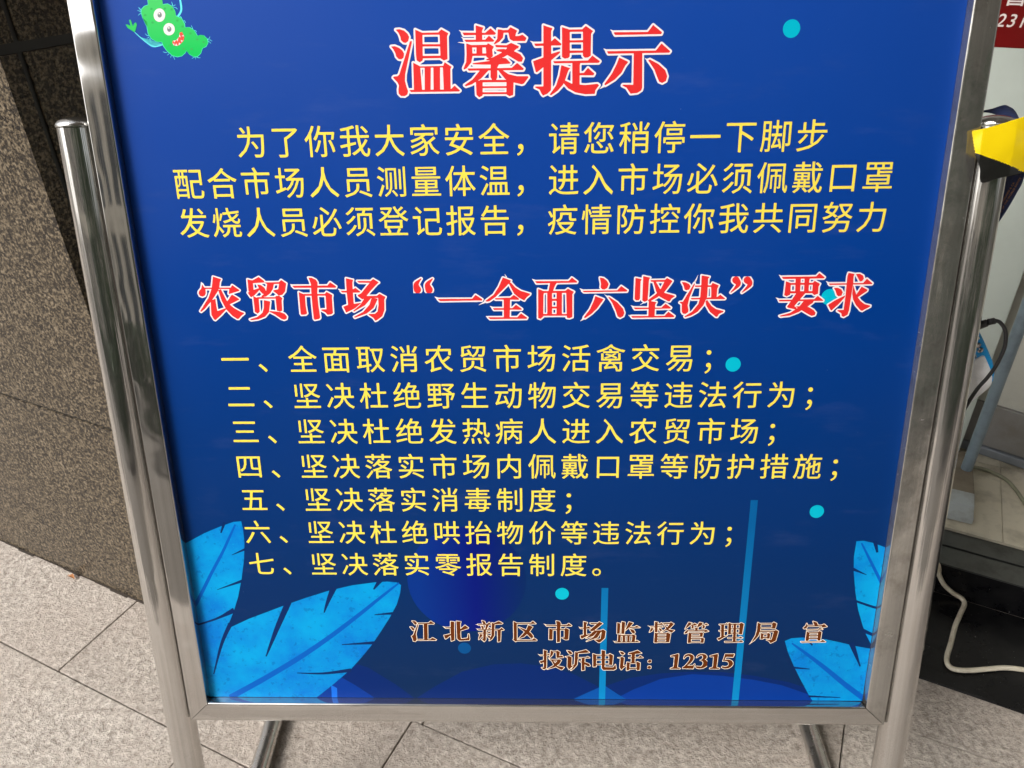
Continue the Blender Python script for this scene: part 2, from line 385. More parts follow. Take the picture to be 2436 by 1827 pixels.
# posts with domed caps, foot bars
for x in (-.0188, .9186):
    bm = bmesh.new(); R = .0184; top = .7395 if x < 0 else .7275
    tube(bm, [S(x, -.352 + (top + .352) * k / 24, -.0125) for k in range(25)], R, 40)
    p = bmobj('post', bm, POST, stand, True, 50)
    bm = bmesh.new(); ax = (S(0, 1, 0) - S(0, 0, 0)); c = S(x, top, -.0125)
    prf = [(R * 1.045, .0006), (R * 1.06, .0022), (R * 1.03, .0042), (R * .9, .0068), (R * .7, .0088), (R * .45, .0102), (R * .2, .0108), (.0006, .0109)]
    tube(bm, [c + ax * h for _, h in prf], [r for r, _ in prf], 40)
    cp = bmobj('post_cap', bm, POST, stand, True, 60); cp.parent = p; cp.matrix_parent_inverse = Matrix.Identity(4)
    # dark strip in the post seam: dirt plus a dark reflection painted in
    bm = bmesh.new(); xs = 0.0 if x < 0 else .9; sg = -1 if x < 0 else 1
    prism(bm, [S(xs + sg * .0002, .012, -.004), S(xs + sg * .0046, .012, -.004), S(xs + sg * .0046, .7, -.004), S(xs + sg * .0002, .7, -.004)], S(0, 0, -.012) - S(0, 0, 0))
    bmobj('seam_strip', bm, GRIME_SHADE, stand)
for (xa, ya), (xb, yb) in (((-.4585, -.25), (-.4705, .50)), ((.4700, -.25), (.4880, .50))):
    bm = bmesh.new(); tube(bm, [(xa + (xb - xa) * k / 20, ya + (yb - ya) * k / 20, .0162) for k in range(21)], .0158, 36)
    fb = bmobj('foot_bar', bm, STEEL_Y, stand, True, 50)
    for (x, y, s) in ((xa, ya, -1), (xb, yb, 1)):
        bm = bmesh.new(); tube(bm, [(x, y + s * .001, .0162), (x, y + s * .014, .0162)], .0162, 24)
        e = bmobj('end_cap', bm, mat('rubber', (.02, .02, .02, 1), .7), stand, True, 50); e.parent = fb; e.matrix_parent_inverse = Matrix.Identity(4)

# ------------------------------------------------------------------ print: polygons and lettering as thin sheets on the panel
GLYPHS = {}; ART = {}
GLYPHS['title'] = '''T温
P 3195 8267 3232 8270 3277 8257 3309 8229 3324 8199 3312 8162 3288 8146 3265 8150 3243 8170 3238 8200 3223 8237
P 3140 8114 3176 8117 3219 8100 3250 8075 3264 8047 3257 8011 3236 7996 3209 7999 3187 8021 3179 8055 3161 8089
P 3332 8159 3348 8162 3348 8150 3286 7930 3265 7856 3259 7794 3274 7731 3285 7699 3278 7668 3250 7651 3212 7653 3190 7676 3189 7713 3198 7751 3183 7782 3142 7827 3153 7836 3190 7839 3208 7857
P 3389 8263 3458 8234 3449 7983 3418 7965 3389 7984 3385 8039
P 3448 8234 3626 8234 3625 8215 3447 8216
P 3647 8262 3715 8225 3701 8198 3697 7991 3662 7978 3629 7998 3629 8214 3613 8230
P 3449 8130 3632 8127 3631 8108 3448 8111
P 3444 8023 3637 8022 3636 8001 3443 8001
P 3353 7961 3419 7927 3428 7703 3347 7705
P 3406 7926 3660 7927 3659 7914 3405 7915
P 3466 7921 3526 7920 3514 7699 3456 7700
P 3553 7920 3619 7918 3610 7697 3546 7698
P 3668 7960 3736 7917 3722 7898 3718 7696 3649 7697 3649 7918
P 3300 7707 3718 7705 3760 7741 3812 7694 3801 7686 3316 7688
S 3375 8283 3449 8245 3388 8222
T馨
P 3989 8292 4062 8270 4048 8240 4049 8150 3986 8151
P 3857 8229 4080 8222 4134 8263 4186 8217 4172 8205 3869 8206
P 3874 8163 4079 8160 4116 8197 4168 8151 4158 8142 3887 8144
P 3890 8131 3945 8112 3949 8018 3934 7956 3886 7902 3859 7890 3856 7902 3884 7957 3890 8031
P 3939 8114 4098 8114 4097 8091 3938 8093
P 4104 8128 4163 8096 4146 8069 4151 8008 4114 7990 4088 8003 4084 8092
P 3991 8099 4048 8098 4046 8028 3989 8029
P 3943 8037 4089 8035 4089 8014 3943 8016
P 4206 8253 4265 8243 4254 8177 4217 8141 4170 8117 4164 8124 4198 8165
P 4252 8244 4324 8246 4324 8222 4251 8221
P 4331 8270 4396 8237 4383 8217 4376 8187 4415 8189 4448 8200 4487 8170 4474 8143 4355 8145 4323 8163 4310 8221 4307 8245
P 4177 8111 4289 8106 4335 8127 4411 8095 4404 8077 4315 8085 4183 8092
P 4308 8091 4411 8092 4354 8048 4261 8000 4154 7971 4088 7972 4084 7982 4154 7999 4248 8043
P 4182 8069 4262 8073 4354 8054 4426 8022 4452 7985 4439 7954 4406 7955 4340 7993 4287 8024 4248 8043 4195 8056
P 3947 7947 4127 7966 4247 7991 4280 7988 4326 7944 4319 7938 4153 7931 3954 7938
P 3896 7899 4126 7897 4339 7898 4392 7943 4458 7889 4451 7877 3905 7880
P 4130 7953 4213 7940 4192 7903 4190 7810 4177 7789 4140 7789 4124 7817
P 4019 7878 4105 7880 4030 7806 3935 7752 3874 7734 3861 7744 3943 7795
P 4205 7875 4245 7877 4304 7839 4391 7819 4498 7818 4504 7808 4457 7750 4437 7744 4350 7764 4270 7796
P 3976 7782 4043 7788 4039 7644 4005 7628 3979 7651
P 4016 7791 4310 7786 4310 7766 4016 7769
P 4284 7784 4354 7776 4348 7645 4311 7633 4281 7652
P 4035 7730 4289 7728 4289 7712 4034 7714
P 4033 7674 4288 7671 4288 7654 4033 7656
S 3815 8256 3870 8240 3869 8204
S 3836 8193 3888 8174 3887 8140
S 3781 8145 3894 8142 3893 8125
T提
P 4655 8281 4743 8252 4730 8229 4731 7733 4728 7683 4694 7652 4651 7635 4634 7653 4617 7691 4571 7711 4574 7720 4654 7719
P 4563 8117 4731 8117 4730 8132 4767 8163 4832 8109 4826 8097 4731 8097 4576 8095
P 4552 7956 4655 7988 4731 8020 4816 8043 4820 8031 4731 7962 4655 7902 4588 7853 4578 7857
S 4520 8145 4576 8129 4576 8086
P 4838 8261 4913 8237 4915 7995 4899 7980 4866 7975 4840 7991
P 4904 8238 5047 8238 5047 8217 4904 8218
P 5070 8268 5142 8221 5123 8195 5123 7998 5094 7982 5064 7981 5047 7999 5044 8217 5034 8235
P 4908 8140 5049 8140 5049 8121 4908 8122
P 4908 8047 5050 8045 5050 8027 4909 8026
P 4751 7952 5097 7953 5139 7998 5215 7945 5203 7931 4764 7934
P 4942 7940 5022 7939 5015 7914 5016 7716 4944 7736
P 5006 7837 5059 7840 5098 7885 5162 7832 5153 7816 5010 7819
P 4833 7914 4920 7885 4900 7861 4874 7787 4848 7731 4795 7676 4731 7636 4718 7642 4781 7726 4814 7819
P 4867 7774 4941 7739 5074 7725 5194 7735 5211 7722 5175 7676 5169 7642 5076 7640 4975 7660 4901 7699 4854 7750
T示
P 5345 8206 5680 8203 5729 8265 5817 8198 5811 8183 5361 8182
S 5307 8234 5357 8218 5359 8170
P 5283 8035 5765 8033 5818 8096 5906 8025 5897 8013 5297 8013
S 5245 8064 5296 8047 5294 8001
P 5549 8028 5631 8026 5642 7694 5635 7669 5596 7645 5529 7639 5515 7658 5487 7696 5444 7716 5450 7723 5553 7720
P 5406 7975 5496 7934 5468 7901 5430 7834 5366 7773 5274 7721 5264 7731 5338 7829 5382 7914
S 5215 7685 5254 7731 5284 7712
P 5693 7946 5710 7952 5797 7908 5865 7851 5887 7795 5876 7752 5841 7734 5810 7747 5789 7791 5759 7859 5718 7915
S 5653 7971 5696 7952 5684 7937'''
GLYPHS['sub'] = '''T农
P 1040 5833 1125 5804 1108 5774 1093 5714 1069 5668 989 5567 900 5476 855 5443 845 5450 958 5598 1007 5699
P 908 5751 925 5715 937 5690 934 5649 920 5624 891 5614 865 5624 855 5650 861 5670 890 5700 902 5726
P 923 5713 1221 5710 1240 5738 1314 5681 1308 5674 1192 5639 1190 5647 1204 5695 926 5698
P 979 5567 1033 5587 1033 5516 1037 5449 1131 5479 1139 5469 1069 5402 1001 5348 989 5356 965 5408
P 1216 5626 1231 5629 1299 5582 1296 5575 1187 5525 1161 5555
P 1078 5683 1108 5693 1157 5566 1187 5519 1233 5478 1294 5441 1333 5426 1332 5418 1299 5395 1264 5359 1248 5359 1197 5396 1139 5469 1101 5566
S 899 5781 918 5751 892 5746
T贸
P 1468 5786 1543 5824 1596 5782 1599 5764 1475 5758
P 1417 5799 1473 5786 1470 5675 1413 5665
P 1402 5653 1476 5685 1534 5700 1537 5684 1474 5624 1436 5602 1429 5604
P 1518 5740 1558 5735 1595 5704 1608 5663 1597 5638 1567 5638 1540 5669 1530 5710
P 1602 5764 1763 5765 1785 5788 1837 5750 1705 5746 1630 5744
P 1763 5768 1788 5788 1839 5750 1817 5662 1783 5626 1742 5617 1719 5642 1687 5668 1693 5678 1744 5687 1760 5743
P 1630 5752 1703 5748 1684 5688 1649 5643 1599 5608 1553 5603 1549 5613 1604 5653
P 1458 5614 1515 5586 1511 5440 1486 5417 1457 5435
P 1502 5601 1715 5599 1713 5584 1500 5583
P 1706 5612 1747 5614 1779 5588 1769 5560 1762 5448 1738 5438 1703 5448
P 1572 5567 1641 5551 1631 5510 1613 5434 1563 5382 1483 5352 1400 5342 1391 5353 1476 5378 1538 5424 1562 5480
P 1616 5439 1627 5446 1737 5433 1786 5412 1808 5380 1801 5355 1774 5345 1744 5355 1683 5402
T市
P 2089 5812 2124 5810 2167 5789 2184 5759 2182 5729 2171 5643 2171 5506 2179 5367 2167 5352 2116 5342 2107 5357 2105 5506 2107 5659 2112 5734 2101 5780
P 1902 5724 2292 5723 2323 5760 2386 5712 2380 5699 1922 5702
S 1879 5744 1926 5734 1921 5688
P 1968 5653 2033 5624 2029 5507 2036 5415 2019 5402 1973 5399 1965 5415
P 2021 5632 2258 5630 2257 5612 2020 5613
P 2275 5652 2335 5619 2328 5586 2326 5417 2304 5402 2263 5397 2245 5423 2197 5449 2202 5457 2258 5459 2261 5607 2251 5627
T场
P 2501 5801 2577 5783 2568 5755 2565 5655 2564 5513 2502 5493 2497 5655
P 2432 5663 2563 5662 2564 5675 2596 5695 2648 5651 2642 5644 2561 5642 2446 5646
P 2446 5486 2506 5508 2638 5527 2643 5522 2573 5467 2473 5420
S 2399 5689 2454 5676 2445 5636
P 2621 5770 2771 5768 2798 5788 2858 5750 2755 5749 2640 5752
P 2771 5768 2798 5791 2858 5753 2834 5733 2753 5653 2715 5608 2682 5573 2661 5568 2619 5601 2615 5614 2656 5634 2755 5746
P 2694 5603 2825 5604 2857 5627 2920 5591 2905 5561 2900 5448 2870 5377 2807 5331 2791 5326 2773 5357 2720 5394 2723 5401 2791 5403 2823 5429 2838 5500 2839 5581 2693 5583
P 2693 5585 2763 5582 2687 5501 2560 5431 2553 5439 2637 5507
P 2768 5585 2833 5571 2781 5470 2700 5409 2565 5361 2558 5372 2661 5425 2738 5506
T“
C 3321 5788 11 3266 5728 52 3276 5668 82
C 3446 5786 11 3391 5727 52 3403 5667 82
T一
P 3495 5563 3872 5562 3909 5605 3982 5556 3977 5543 3516 5540
S 3456 5592 3518 5575 3506 5527
T全
P 4211 5792 4299 5759 4289 5742 4244 5695 4127 5580 4061 5535 4031 5528 4017 5538 4108 5605 4164 5690
P 4269 5739 4299 5734 4343 5684 4402 5645 4506 5612 4501 5602 4461 5567 4441 5539 4386 5568 4332 5613
S 4227 5839 4258 5797 4243 5799
S 3933 5487 4001 5533 4019 5518
P 4122 5567 4292 5571 4327 5601 4381 5563 4381 5547 4127 5552
P 4095 5456 4310 5454 4350 5492 4415 5443 4410 5437 4109 5437
S 4058 5484 4105 5469 4107 5425
P 4042 5354 4364 5352 4404 5395 4471 5346 4464 5334 4062 5334
S 4011 5370 4063 5362 4056 5318
P 4217 5559 4286 5558 4278 5340 4215 5340
T面
P 4561 5749 4924 5748 4958 5785 5015 5740 5010 5730 4576 5726
S 4524 5777 4576 5761 4571 5714
P 4724 5735 4798 5734 4778 5705 4754 5640 4704 5635
P 4593 5664 4660 5638 4650 5596 4647 5357 4617 5332 4592 5342
P 4645 5641 4895 5641 4895 5618 4645 5620
P 4915 5663 4982 5630 4965 5603 4967 5349 4935 5337 4907 5342 4898 5618 4888 5641
P 4692 5625 4744 5625 4744 5377 4692 5377
P 4794 5624 4851 5619 4852 5376 4794 5376
P 4739 5554 4799 5554 4799 5531 4739 5532
P 4739 5467 4799 5467 4799 5447 4739 5447
P 4644 5385 4907 5384 4907 5365 4644 5366
T六
P 5260 5782 5300 5774 5335 5747 5355 5709 5341 5669 5312 5652 5287 5655 5270 5675 5274 5710
P 5073 5639 5451 5641 5491 5688 5559 5640 5554 5627 5091 5624
S 5038 5670 5090 5652 5088 5607
P 5215 5580 5305 5544 5281 5509 5237 5444 5174 5383 5105 5335 5094 5346 5158 5434 5196 5520
S 5048 5297 5082 5341 5102 5325
P 5354 5569 5369 5566 5454 5508 5516 5441 5534 5391 5523 5355 5489 5337 5463 5350 5442 5412 5400 5503
S 5306 5602 5361 5572 5344 5559
T坚
P 5643 5774 5709 5761 5698 5739 5698 5549 5686 5531 5656 5529 5641 5544
P 5725 5793 5799 5777 5788 5753 5782 5528 5751 5512 5725 5529
P 5805 5748 5962 5751 5981 5771 6041 5738 6027 5728 5813 5732
P 5981 5771 6041 5738 6018 5701 5958 5617 5887 5562 5819 5523 5790 5521 5787 5531 5866 5593 5922 5657 5953 5726
P 5835 5737 5860 5737 5913 5647 5964 5607 6073 5576 6074 5568 6040 5546 6022 5516 6007 5516 5911 5567 5869 5628
P 5795 5523 5879 5507 5866 5482 5864 5350 5797 5351
P 5634 5449 5936 5446 5979 5489 6038 5445 6033 5435 5650 5431
P 5610 5355 5973 5354 6013 5400 6080 5351 6073 5338 5623 5336
S 5596 5477 5649 5461 5650 5423
S 5575 5368 5622 5360 5619 5319
S 5690 5471 5731 5503 5751 5501
T决
P 6142 5725 6178 5722 6219 5704 6237 5679 6227 5644 6198 5635 6175 5645 6166 5680
P 6277 5713 6282 5698 6232 5554 6217 5469 6229 5418 6226 5393 6202 5375 6172 5378 6159 5399 6154 5485 6129 5500 6133 5507 6165 5510
S 6317 5814 6295 5731 6274 5726
P 6350 5794 6434 5779 6421 5757 6423 5563 6389 5472 6330 5397 6263 5357 6199 5337 6191 5347 6270 5398 6334 5483 6349 5563 6352 5678
P 6283 5686 6464 5687 6465 5669 6289 5671
P 6472 5714 6540 5684 6525 5647 6525 5537 6469 5537 6459 5687
P 6247 5549 6527 5554 6564 5584 6618 5541 6611 5535 6425 5535 6258 5534
P 6409 5513 6425 5527 6474 5462 6525 5426 6611 5402 6606 5392 6563 5370 6546 5339 6531 5340 6463 5396 6419 5467
T”
C 6718 5742 77 6747 5692 48 6675 5607 9
C 6840 5741 77 6871 5691 48 6794 5606 9
T要
P 7204 5771 7569 5772 7600 5808 7661 5761 7652 5751 7221 5748
S 7168 5797 7218 5778 7217 5732
P 7254 5722 7308 5703 7312 5613 7310 5576 7276 5561 7250 5572
P 7301 5703 7548 5703 7550 5683 7303 5684
P 7559 5724 7618 5692 7606 5662 7609 5584 7570 5571 7547 5590 7543 5683 7541 5703
P 7354 5757 7409 5756 7415 5596 7364 5597
P 7450 5756 7505 5755 7500 5709 7506 5595 7458 5596
P 7309 5614 7550 5613 7547 5591 7311 5591
P 7379 5597 7476 5596 7440 5549 7368 5451 7396 5429 7382 5414 7298 5436 7292 5446 7323 5498
P 7196 5520 7575 5525 7609 5561 7672 5513 7668 5506 7205 5504
S 7158 5549 7208 5533 7209 5489
P 7469 5513 7571 5512 7568 5491 7512 5444 7416 5382 7327 5346 7231 5336 7220 5344 7334 5377 7420 5440
P 7384 5445 7440 5450 7522 5439 7577 5407 7605 5375 7598 5349 7568 5341 7536 5355 7455 5403
T求
P 7909 5807 7973 5794 7966 5771 7970 5694 7966 5560 7960 5393 7950 5351 7912 5328 7890 5336 7882 5368 7835 5394 7840 5402 7903 5404 7905 5561 7901 5772
P 7711 5694 8076 5696 8110 5742 8174 5692 8168 5683 7725 5679
S 7675 5723 7725 5704 7724 5663
P 7988 5794 8028 5796 8066 5775 8077 5745 8063 5717 8038 5714 8019 5745
P 7772 5645 7814 5647 7852 5628 7871 5597 7860 5561 7830 5554 7810 5572 7793 5614
P 7729 5461 7800 5510 7900 5563 7897 5540 7835 5462 7774 5400 7766 5400
P 8065 5657 8130 5623 8127 5610 8039 5544 8016 5565
P 7974 5581 7973 5674 8022 5560 8069 5502 8119 5465 8182 5449 8181 5438 8126 5408 8103 5392 8087 5397 8029 5455 7991 5518'''
GLYPHS['foot'] = '''T江
P 2990 1455 3025 1452 3049 1425 3039 1402 3022 1405
P 2959 1368 2991 1365 3013 1335 3003 1314 2989 1321
P 3060 1412 3062 1395 3026 1264 3034 1182 3018 1155 2992 1158 2985 1196 2972 1230 2996 1250
P 3061 1423 3196 1426 3226 1453 3265 1423 3259 1414 3060 1412
P 3135 1419 3182 1419 3173 1176 3129 1176
P 3039 1180 3208 1185 3238 1210 3281 1180 3277 1173 3045 1171
T北
P 3477 1451 3522 1444 3519 1421 3513 1178 3474 1161 3471 1313
P 3401 1363 3476 1366 3476 1352 3409 1352
P 3385 1245 3473 1269 3472 1249 3406 1194 3397 1201
P 3549 1454 3606 1448 3596 1421 3593 1226 3600 1192 3684 1206 3695 1267 3701 1267 3707 1199 3701 1175 3579 1168 3551 1198
P 3593 1334 3656 1395 3698 1358 3692 1351 3593 1314
S 3367 1383 3407 1370 3406 1346
T新
P 3871 1466 3905 1452 3918 1416 3892 1409 3881 1429
P 3817 1410 3932 1412 3962 1439 3987 1406 3823 1401
P 3857 1389 3886 1382 3893 1349 3873 1338
P 3921 1402 3955 1399 3925 1335 3910 1335
P 3815 1336 3936 1338 3966 1359 3991 1332 3827 1327
P 3826 1284 3935 1286 3959 1305 3984 1282 3831 1274
P 3887 1332 3919 1332 3912 1180 3892 1156 3875 1180 3858 1186 3881 1193
P 3842 1268 3877 1258 3853 1220 3823 1186
P 3929 1251 3963 1241 3974 1211 3951 1207
P 3996 1433 4030 1420 4023 1342 4021 1248 3991 1194 3956 1170 3986 1248
P 4022 1426 4083 1456 4131 1427 4122 1420 4021 1411
P 4020 1334 4092 1336 4115 1360 4143 1333 4140 1325 4020 1324
P 4066 1331 4106 1331 4097 1160 4065 1153
S 3777 1408 3823 1410 3823 1401
S 3784 1355 3827 1336 3827 1325
T区
P 4270 1451 4307 1431 4306 1168 4289 1158 4260 1188 4269 1195
P 4304 1429 4484 1431 4510 1458 4547 1422 4304 1417
P 4301 1180 4500 1183 4523 1210 4560 1180 4555 1173 4301 1168
P 4455 1401 4507 1375 4460 1297 4396 1230 4330 1202 4379 1263 4426 1324
P 4335 1371 4409 1337 4477 1291 4512 1244 4506 1213 4486 1210 4448 1257 4392 1317
T市
P 4801 1463 4844 1456 4859 1423 4850 1319 4851 1157 4814 1150 4810 1413
P 4673 1400 4936 1404 4958 1427 4996 1397 4990 1391 4687 1388
P 4716 1352 4759 1339 4756 1191 4713 1191
P 4753 1342 4913 1344 4913 1333 4753 1330
P 4919 1360 4962 1337 4955 1192 4920 1188 4877 1218 4908 1222 4908 1340
S 4641 1425 4684 1409 4684 1382
T场
P 5146 1454 5192 1441 5178 1414 5180 1254 5149 1240
P 5102 1364 5176 1364 5204 1384 5239 1361 5233 1355 5110 1354
P 5109 1250 5240 1274 5127 1206 5118 1210
P 5226 1435 5323 1433 5340 1452 5383 1429 5279 1328 5248 1314 5225 1331 5312 1420 5238 1421
P 5279 1326 5371 1328 5388 1342 5422 1315 5413 1214 5357 1153 5337 1150 5293 1187 5362 1201 5374 1307 5280 1307
P 5268 1311 5317 1308 5269 1247 5178 1210 5229 1261
P 5325 1311 5365 1308 5321 1221 5185 1166 5270 1227
S 5073 1387 5113 1369 5113 1353
T监
P 5566 1439 5603 1429 5598 1282 5567 1282
P 5622 1456 5662 1446 5656 1279 5621 1279
P 5710 1453 5762 1437 5718 1377 5666 1326 5689 1390
P 5718 1379 5786 1382 5808 1397 5849 1372 5724 1367
P 5725 1350 5771 1337 5792 1300 5772 1283 5749 1303
P 5582 1272 5613 1259 5613 1158 5579 1158
P 5608 1260 5759 1262 5759 1252 5608 1249
P 5639 1256 5668 1256 5671 1158 5642 1158
P 5696 1256 5725 1256 5725 1158 5699 1158
P 5761 1273 5799 1253 5791 1159 5754 1159
P 5539 1163 5799 1166 5816 1183 5851 1159 5545 1152
S 5513 1178 5547 1161 5545 1147
T督
P 6033 1458 6073 1448 6066 1425 6071 1305 6039 1305
P 5976 1386 6115 1390 6135 1383 5985 1375
P 6063 1419 6091 1422 6113 1442 6140 1415 6063 1408
P 5991 1365 6020 1365 6004 1325 5971 1304
P 6082 1365 6117 1352 6127 1325 6101 1322
P 6136 1436 6221 1439 6231 1452 6269 1426 6142 1423
P 6226 1445 6267 1422 6224 1366 6114 1298 6174 1352 6221 1425
P 6148 1426 6208 1346 6280 1332 6244 1299 6186 1339
P 6040 1295 6074 1291 6072 1153 6037 1153
P 6066 1289 6185 1289 6186 1278 6066 1277
P 6193 1302 6234 1279 6223 1158 6186 1157 6183 1285
P 6067 1248 6184 1249 6185 1238 6068 1237
P 6069 1208 6186 1209 6187 1197 6070 1197
P 6068 1168 6188 1168 6188 1157 6069 1157
S 5936 1408 5979 1388 5980 1373
T管
P 6452 1450 6492 1440 6455 1393 6412 1353 6432 1406
P 6476 1415 6505 1417 6526 1437 6558 1414 6556 1407 6477 1404
P 6494 1403 6517 1397 6513 1364 6491 1363
P 6587 1450 6627 1440 6602 1401 6558 1374 6572 1420
P 6609 1417 6651 1417 6670 1434 6694 1414 6610 1406
P 6630 1407 6658 1397 6649 1364 6626 1364
P 6535 1374 6570 1367 6566 1330 6541 1330
P 6441 1340 6453 1327 6438 1293 6410 1286 6412 1306
P 6447 1333 6657 1336 6673 1344 6706 1321 6658 1308 6652 1324 6448 1323
P 6460 1300 6495 1290 6494 1152 6457 1149
P 6486 1295 6619 1297 6620 1286 6487 1284
P 6613 1304 6639 1294 6634 1240 6606 1240 6602 1294
P 6488 1254 6613 1255 6614 1244 6489 1244
P 6490 1218 6627 1220 6627 1209 6491 1207
P 6623 1227 6656 1214 6651 1153 6619 1153
P 6490 1167 6621 1169 6622 1158 6491 1156
T理
P 6832 1421 6909 1425 6922 1441 6944 1420 6839 1411
P 6856 1420 6892 1420 6900 1245 6869 1228
P 6834 1332 6908 1334 6918 1350 6940 1329 6842 1320
P 6824 1215 6872 1241 6942 1262 6840 1190
P 6946 1445 6979 1433 6983 1279 6951 1279
P 6968 1429 7088 1433 7089 1420 6969 1417
P 7098 1446 7134 1429 7124 1280 7089 1279 7085 1429
P 7011 1429 7039 1429 7051 1166 7019 1166
P 6973 1363 7093 1365 7094 1354 6974 1352
P 6978 1300 7098 1302 7099 1291 6979 1289
P 6951 1229 7093 1231 7109 1246 7135 1225 6955 1217
P 6916 1171 7097 1174 7117 1192 7143 1171 7140 1164 6920 1159
T局
P 7305 1451 7341 1430 7345 1347 7331 1264 7280 1188 7250 1163 7295 1264 7306 1347
P 7330 1435 7495 1438 7496 1426 7331 1423
P 7501 1456 7538 1435 7526 1365 7491 1365 7485 1435
P 7335 1377 7500 1380 7501 1368 7336 1366
P 7336 1331 7522 1333 7539 1344 7569 1323 7549 1190 7489 1151 7468 1181 7435 1197 7498 1202 7516 1318 7337 1317
P 7359 1297 7389 1285 7388 1214 7359 1214
P 7381 1288 7445 1290 7446 1279 7382 1277
P 7444 1302 7473 1285 7469 1218 7440 1218 7438 1285
P 7382 1239 7445 1241 7447 1228 7383 1226
S 7218 1125 7246 1171 7264 1163
T宣
P 7983 1470 8030 1454 8048 1417 8021 1404 8001 1425
P 7909 1441 7922 1408 7912 1371 7885 1362 7873 1375 7901 1408
P 7912 1410 8090 1414 8123 1429 8162 1396 8108 1380 8098 1400 7913 1398
P 7914 1351 8054 1355 8077 1375 8114 1355 7926 1342
P 7921 1321 7957 1308 7955 1187 7920 1187
P 7950 1311 8069 1314 8070 1302 7951 1299
P 8074 1330 8104 1313 8100 1192 8068 1192 8062 1313
P 7951 1269 8070 1270 8071 1258 7952 1258
P 7951 1228 8071 1228 8072 1216 7953 1216
P 7861 1174 8108 1177 8130 1201 8169 1172 7873 1163'''
GLYPHS['foot2'] = '''T投
P 4646 1032 4686 1019 4681 995 4678 760 4651 739 4637 746 4616 767 4648 770
P 4594 958 4684 960 4707 978 4727 957 4602 950
P 4596 863 4678 892 4678 864 4608 832
P 4736 1026 4770 1009 4759 961 4713 906 4730 954
P 4762 1013 4817 1015 4817 1002 4762 999
P 4814 1026 4851 1002 4840 941 4881 951 4895 924 4811 916 4805 1009
P 4721 893 4829 888 4837 896 4869 879 4747 873
P 4837 896 4869 879 4846 830 4783 775 4689 743 4765 795 4823 879
P 4745 878 4765 875 4812 796 4905 772 4882 740 4864 740 4783 795
S 4559 980 4602 959 4599 948
T诉
P 4941 1027 4984 1017 5011 986 4991 966 4967 983
P 4921 934 4950 938 4968 945 5000 924 4998 790 5038 818 4969 741 4949 783 4950 924
P 5045 1007 5080 997 5078 901 5068 811 5027 755 4993 727 5038 818
P 5074 1004 5180 1038 5224 1001 5187 994 5074 985
P 5075 919 5182 923 5205 939 5231 919 5075 910
P 5130 915 5165 915 5167 735 5133 728
P 5102 866 5166 853 5224 826 5236 798 5213 791 5149 832
T电
P 5271 981 5311 964 5312 788 5277 785
P 5306 963 5482 967 5482 956 5306 952
P 5481 982 5525 958 5517 814 5480 814 5476 961
P 5307 895 5480 898 5481 887 5307 884
P 5308 827 5482 831 5482 820 5308 816
P 5379 1033 5423 1023 5420 779 5533 776 5558 821 5568 759 5540 738 5406 737 5388 764
T话
P 5607 1017 5642 1010 5669 983 5649 966 5628 979
P 5587 923 5621 925 5635 938 5665 921 5657 794 5700 815 5635 742 5617 773 5622 914
P 5704 856 5739 850 5737 739 5702 732
P 5727 995 5778 1010 5832 1033 5885 992 5785 978 5721 974
P 5729 927 5845 927 5870 953 5904 926 5729 916
P 5762 1002 5801 995 5800 844 5761 844
P 5738 851 5832 853 5832 841 5738 839
P 5835 864 5871 845 5868 740 5833 736 5825 848
P 5734 769 5838 772 5838 758 5734 755
T：
C 5990 871 43 5993 872 43
C 5988 780 43 5991 780 43
T1
P 6255 955 6347 986 6352 960 6342 782 6381 766 6379 760 6258 759 6261 770 6299 785 6304 944 6259 942
T2
C 6422 915 8 6443 956 26 6487 968 31 6521 938 46 6511 883 40 6472 829 26 6423 774 12
P 6411 767 6419 790 6467 807 6545 810 6559 836 6564 830 6544 763
T3
C 6582 932 8 6607 965 22 6651 975 23 6684 945 50 6668 908 28 6630 890 6
C 6640 892 9 6683 878 45 6696 830 58 6659 785 34 6611 782 32 6588 791 22
T1
P 6749 958 6840 989 6845 962 6838 785 6878 770 6875 763 6755 763 6757 773 6795 788 6798 947 6753 945
T5
P 6937 986 7049 985 7037 940 6950 944 6928 886 6915 878
C 6931 892 17 6986 886 36 7018 844 54 6995 795 36 6948 781 30 6918 790 26'''
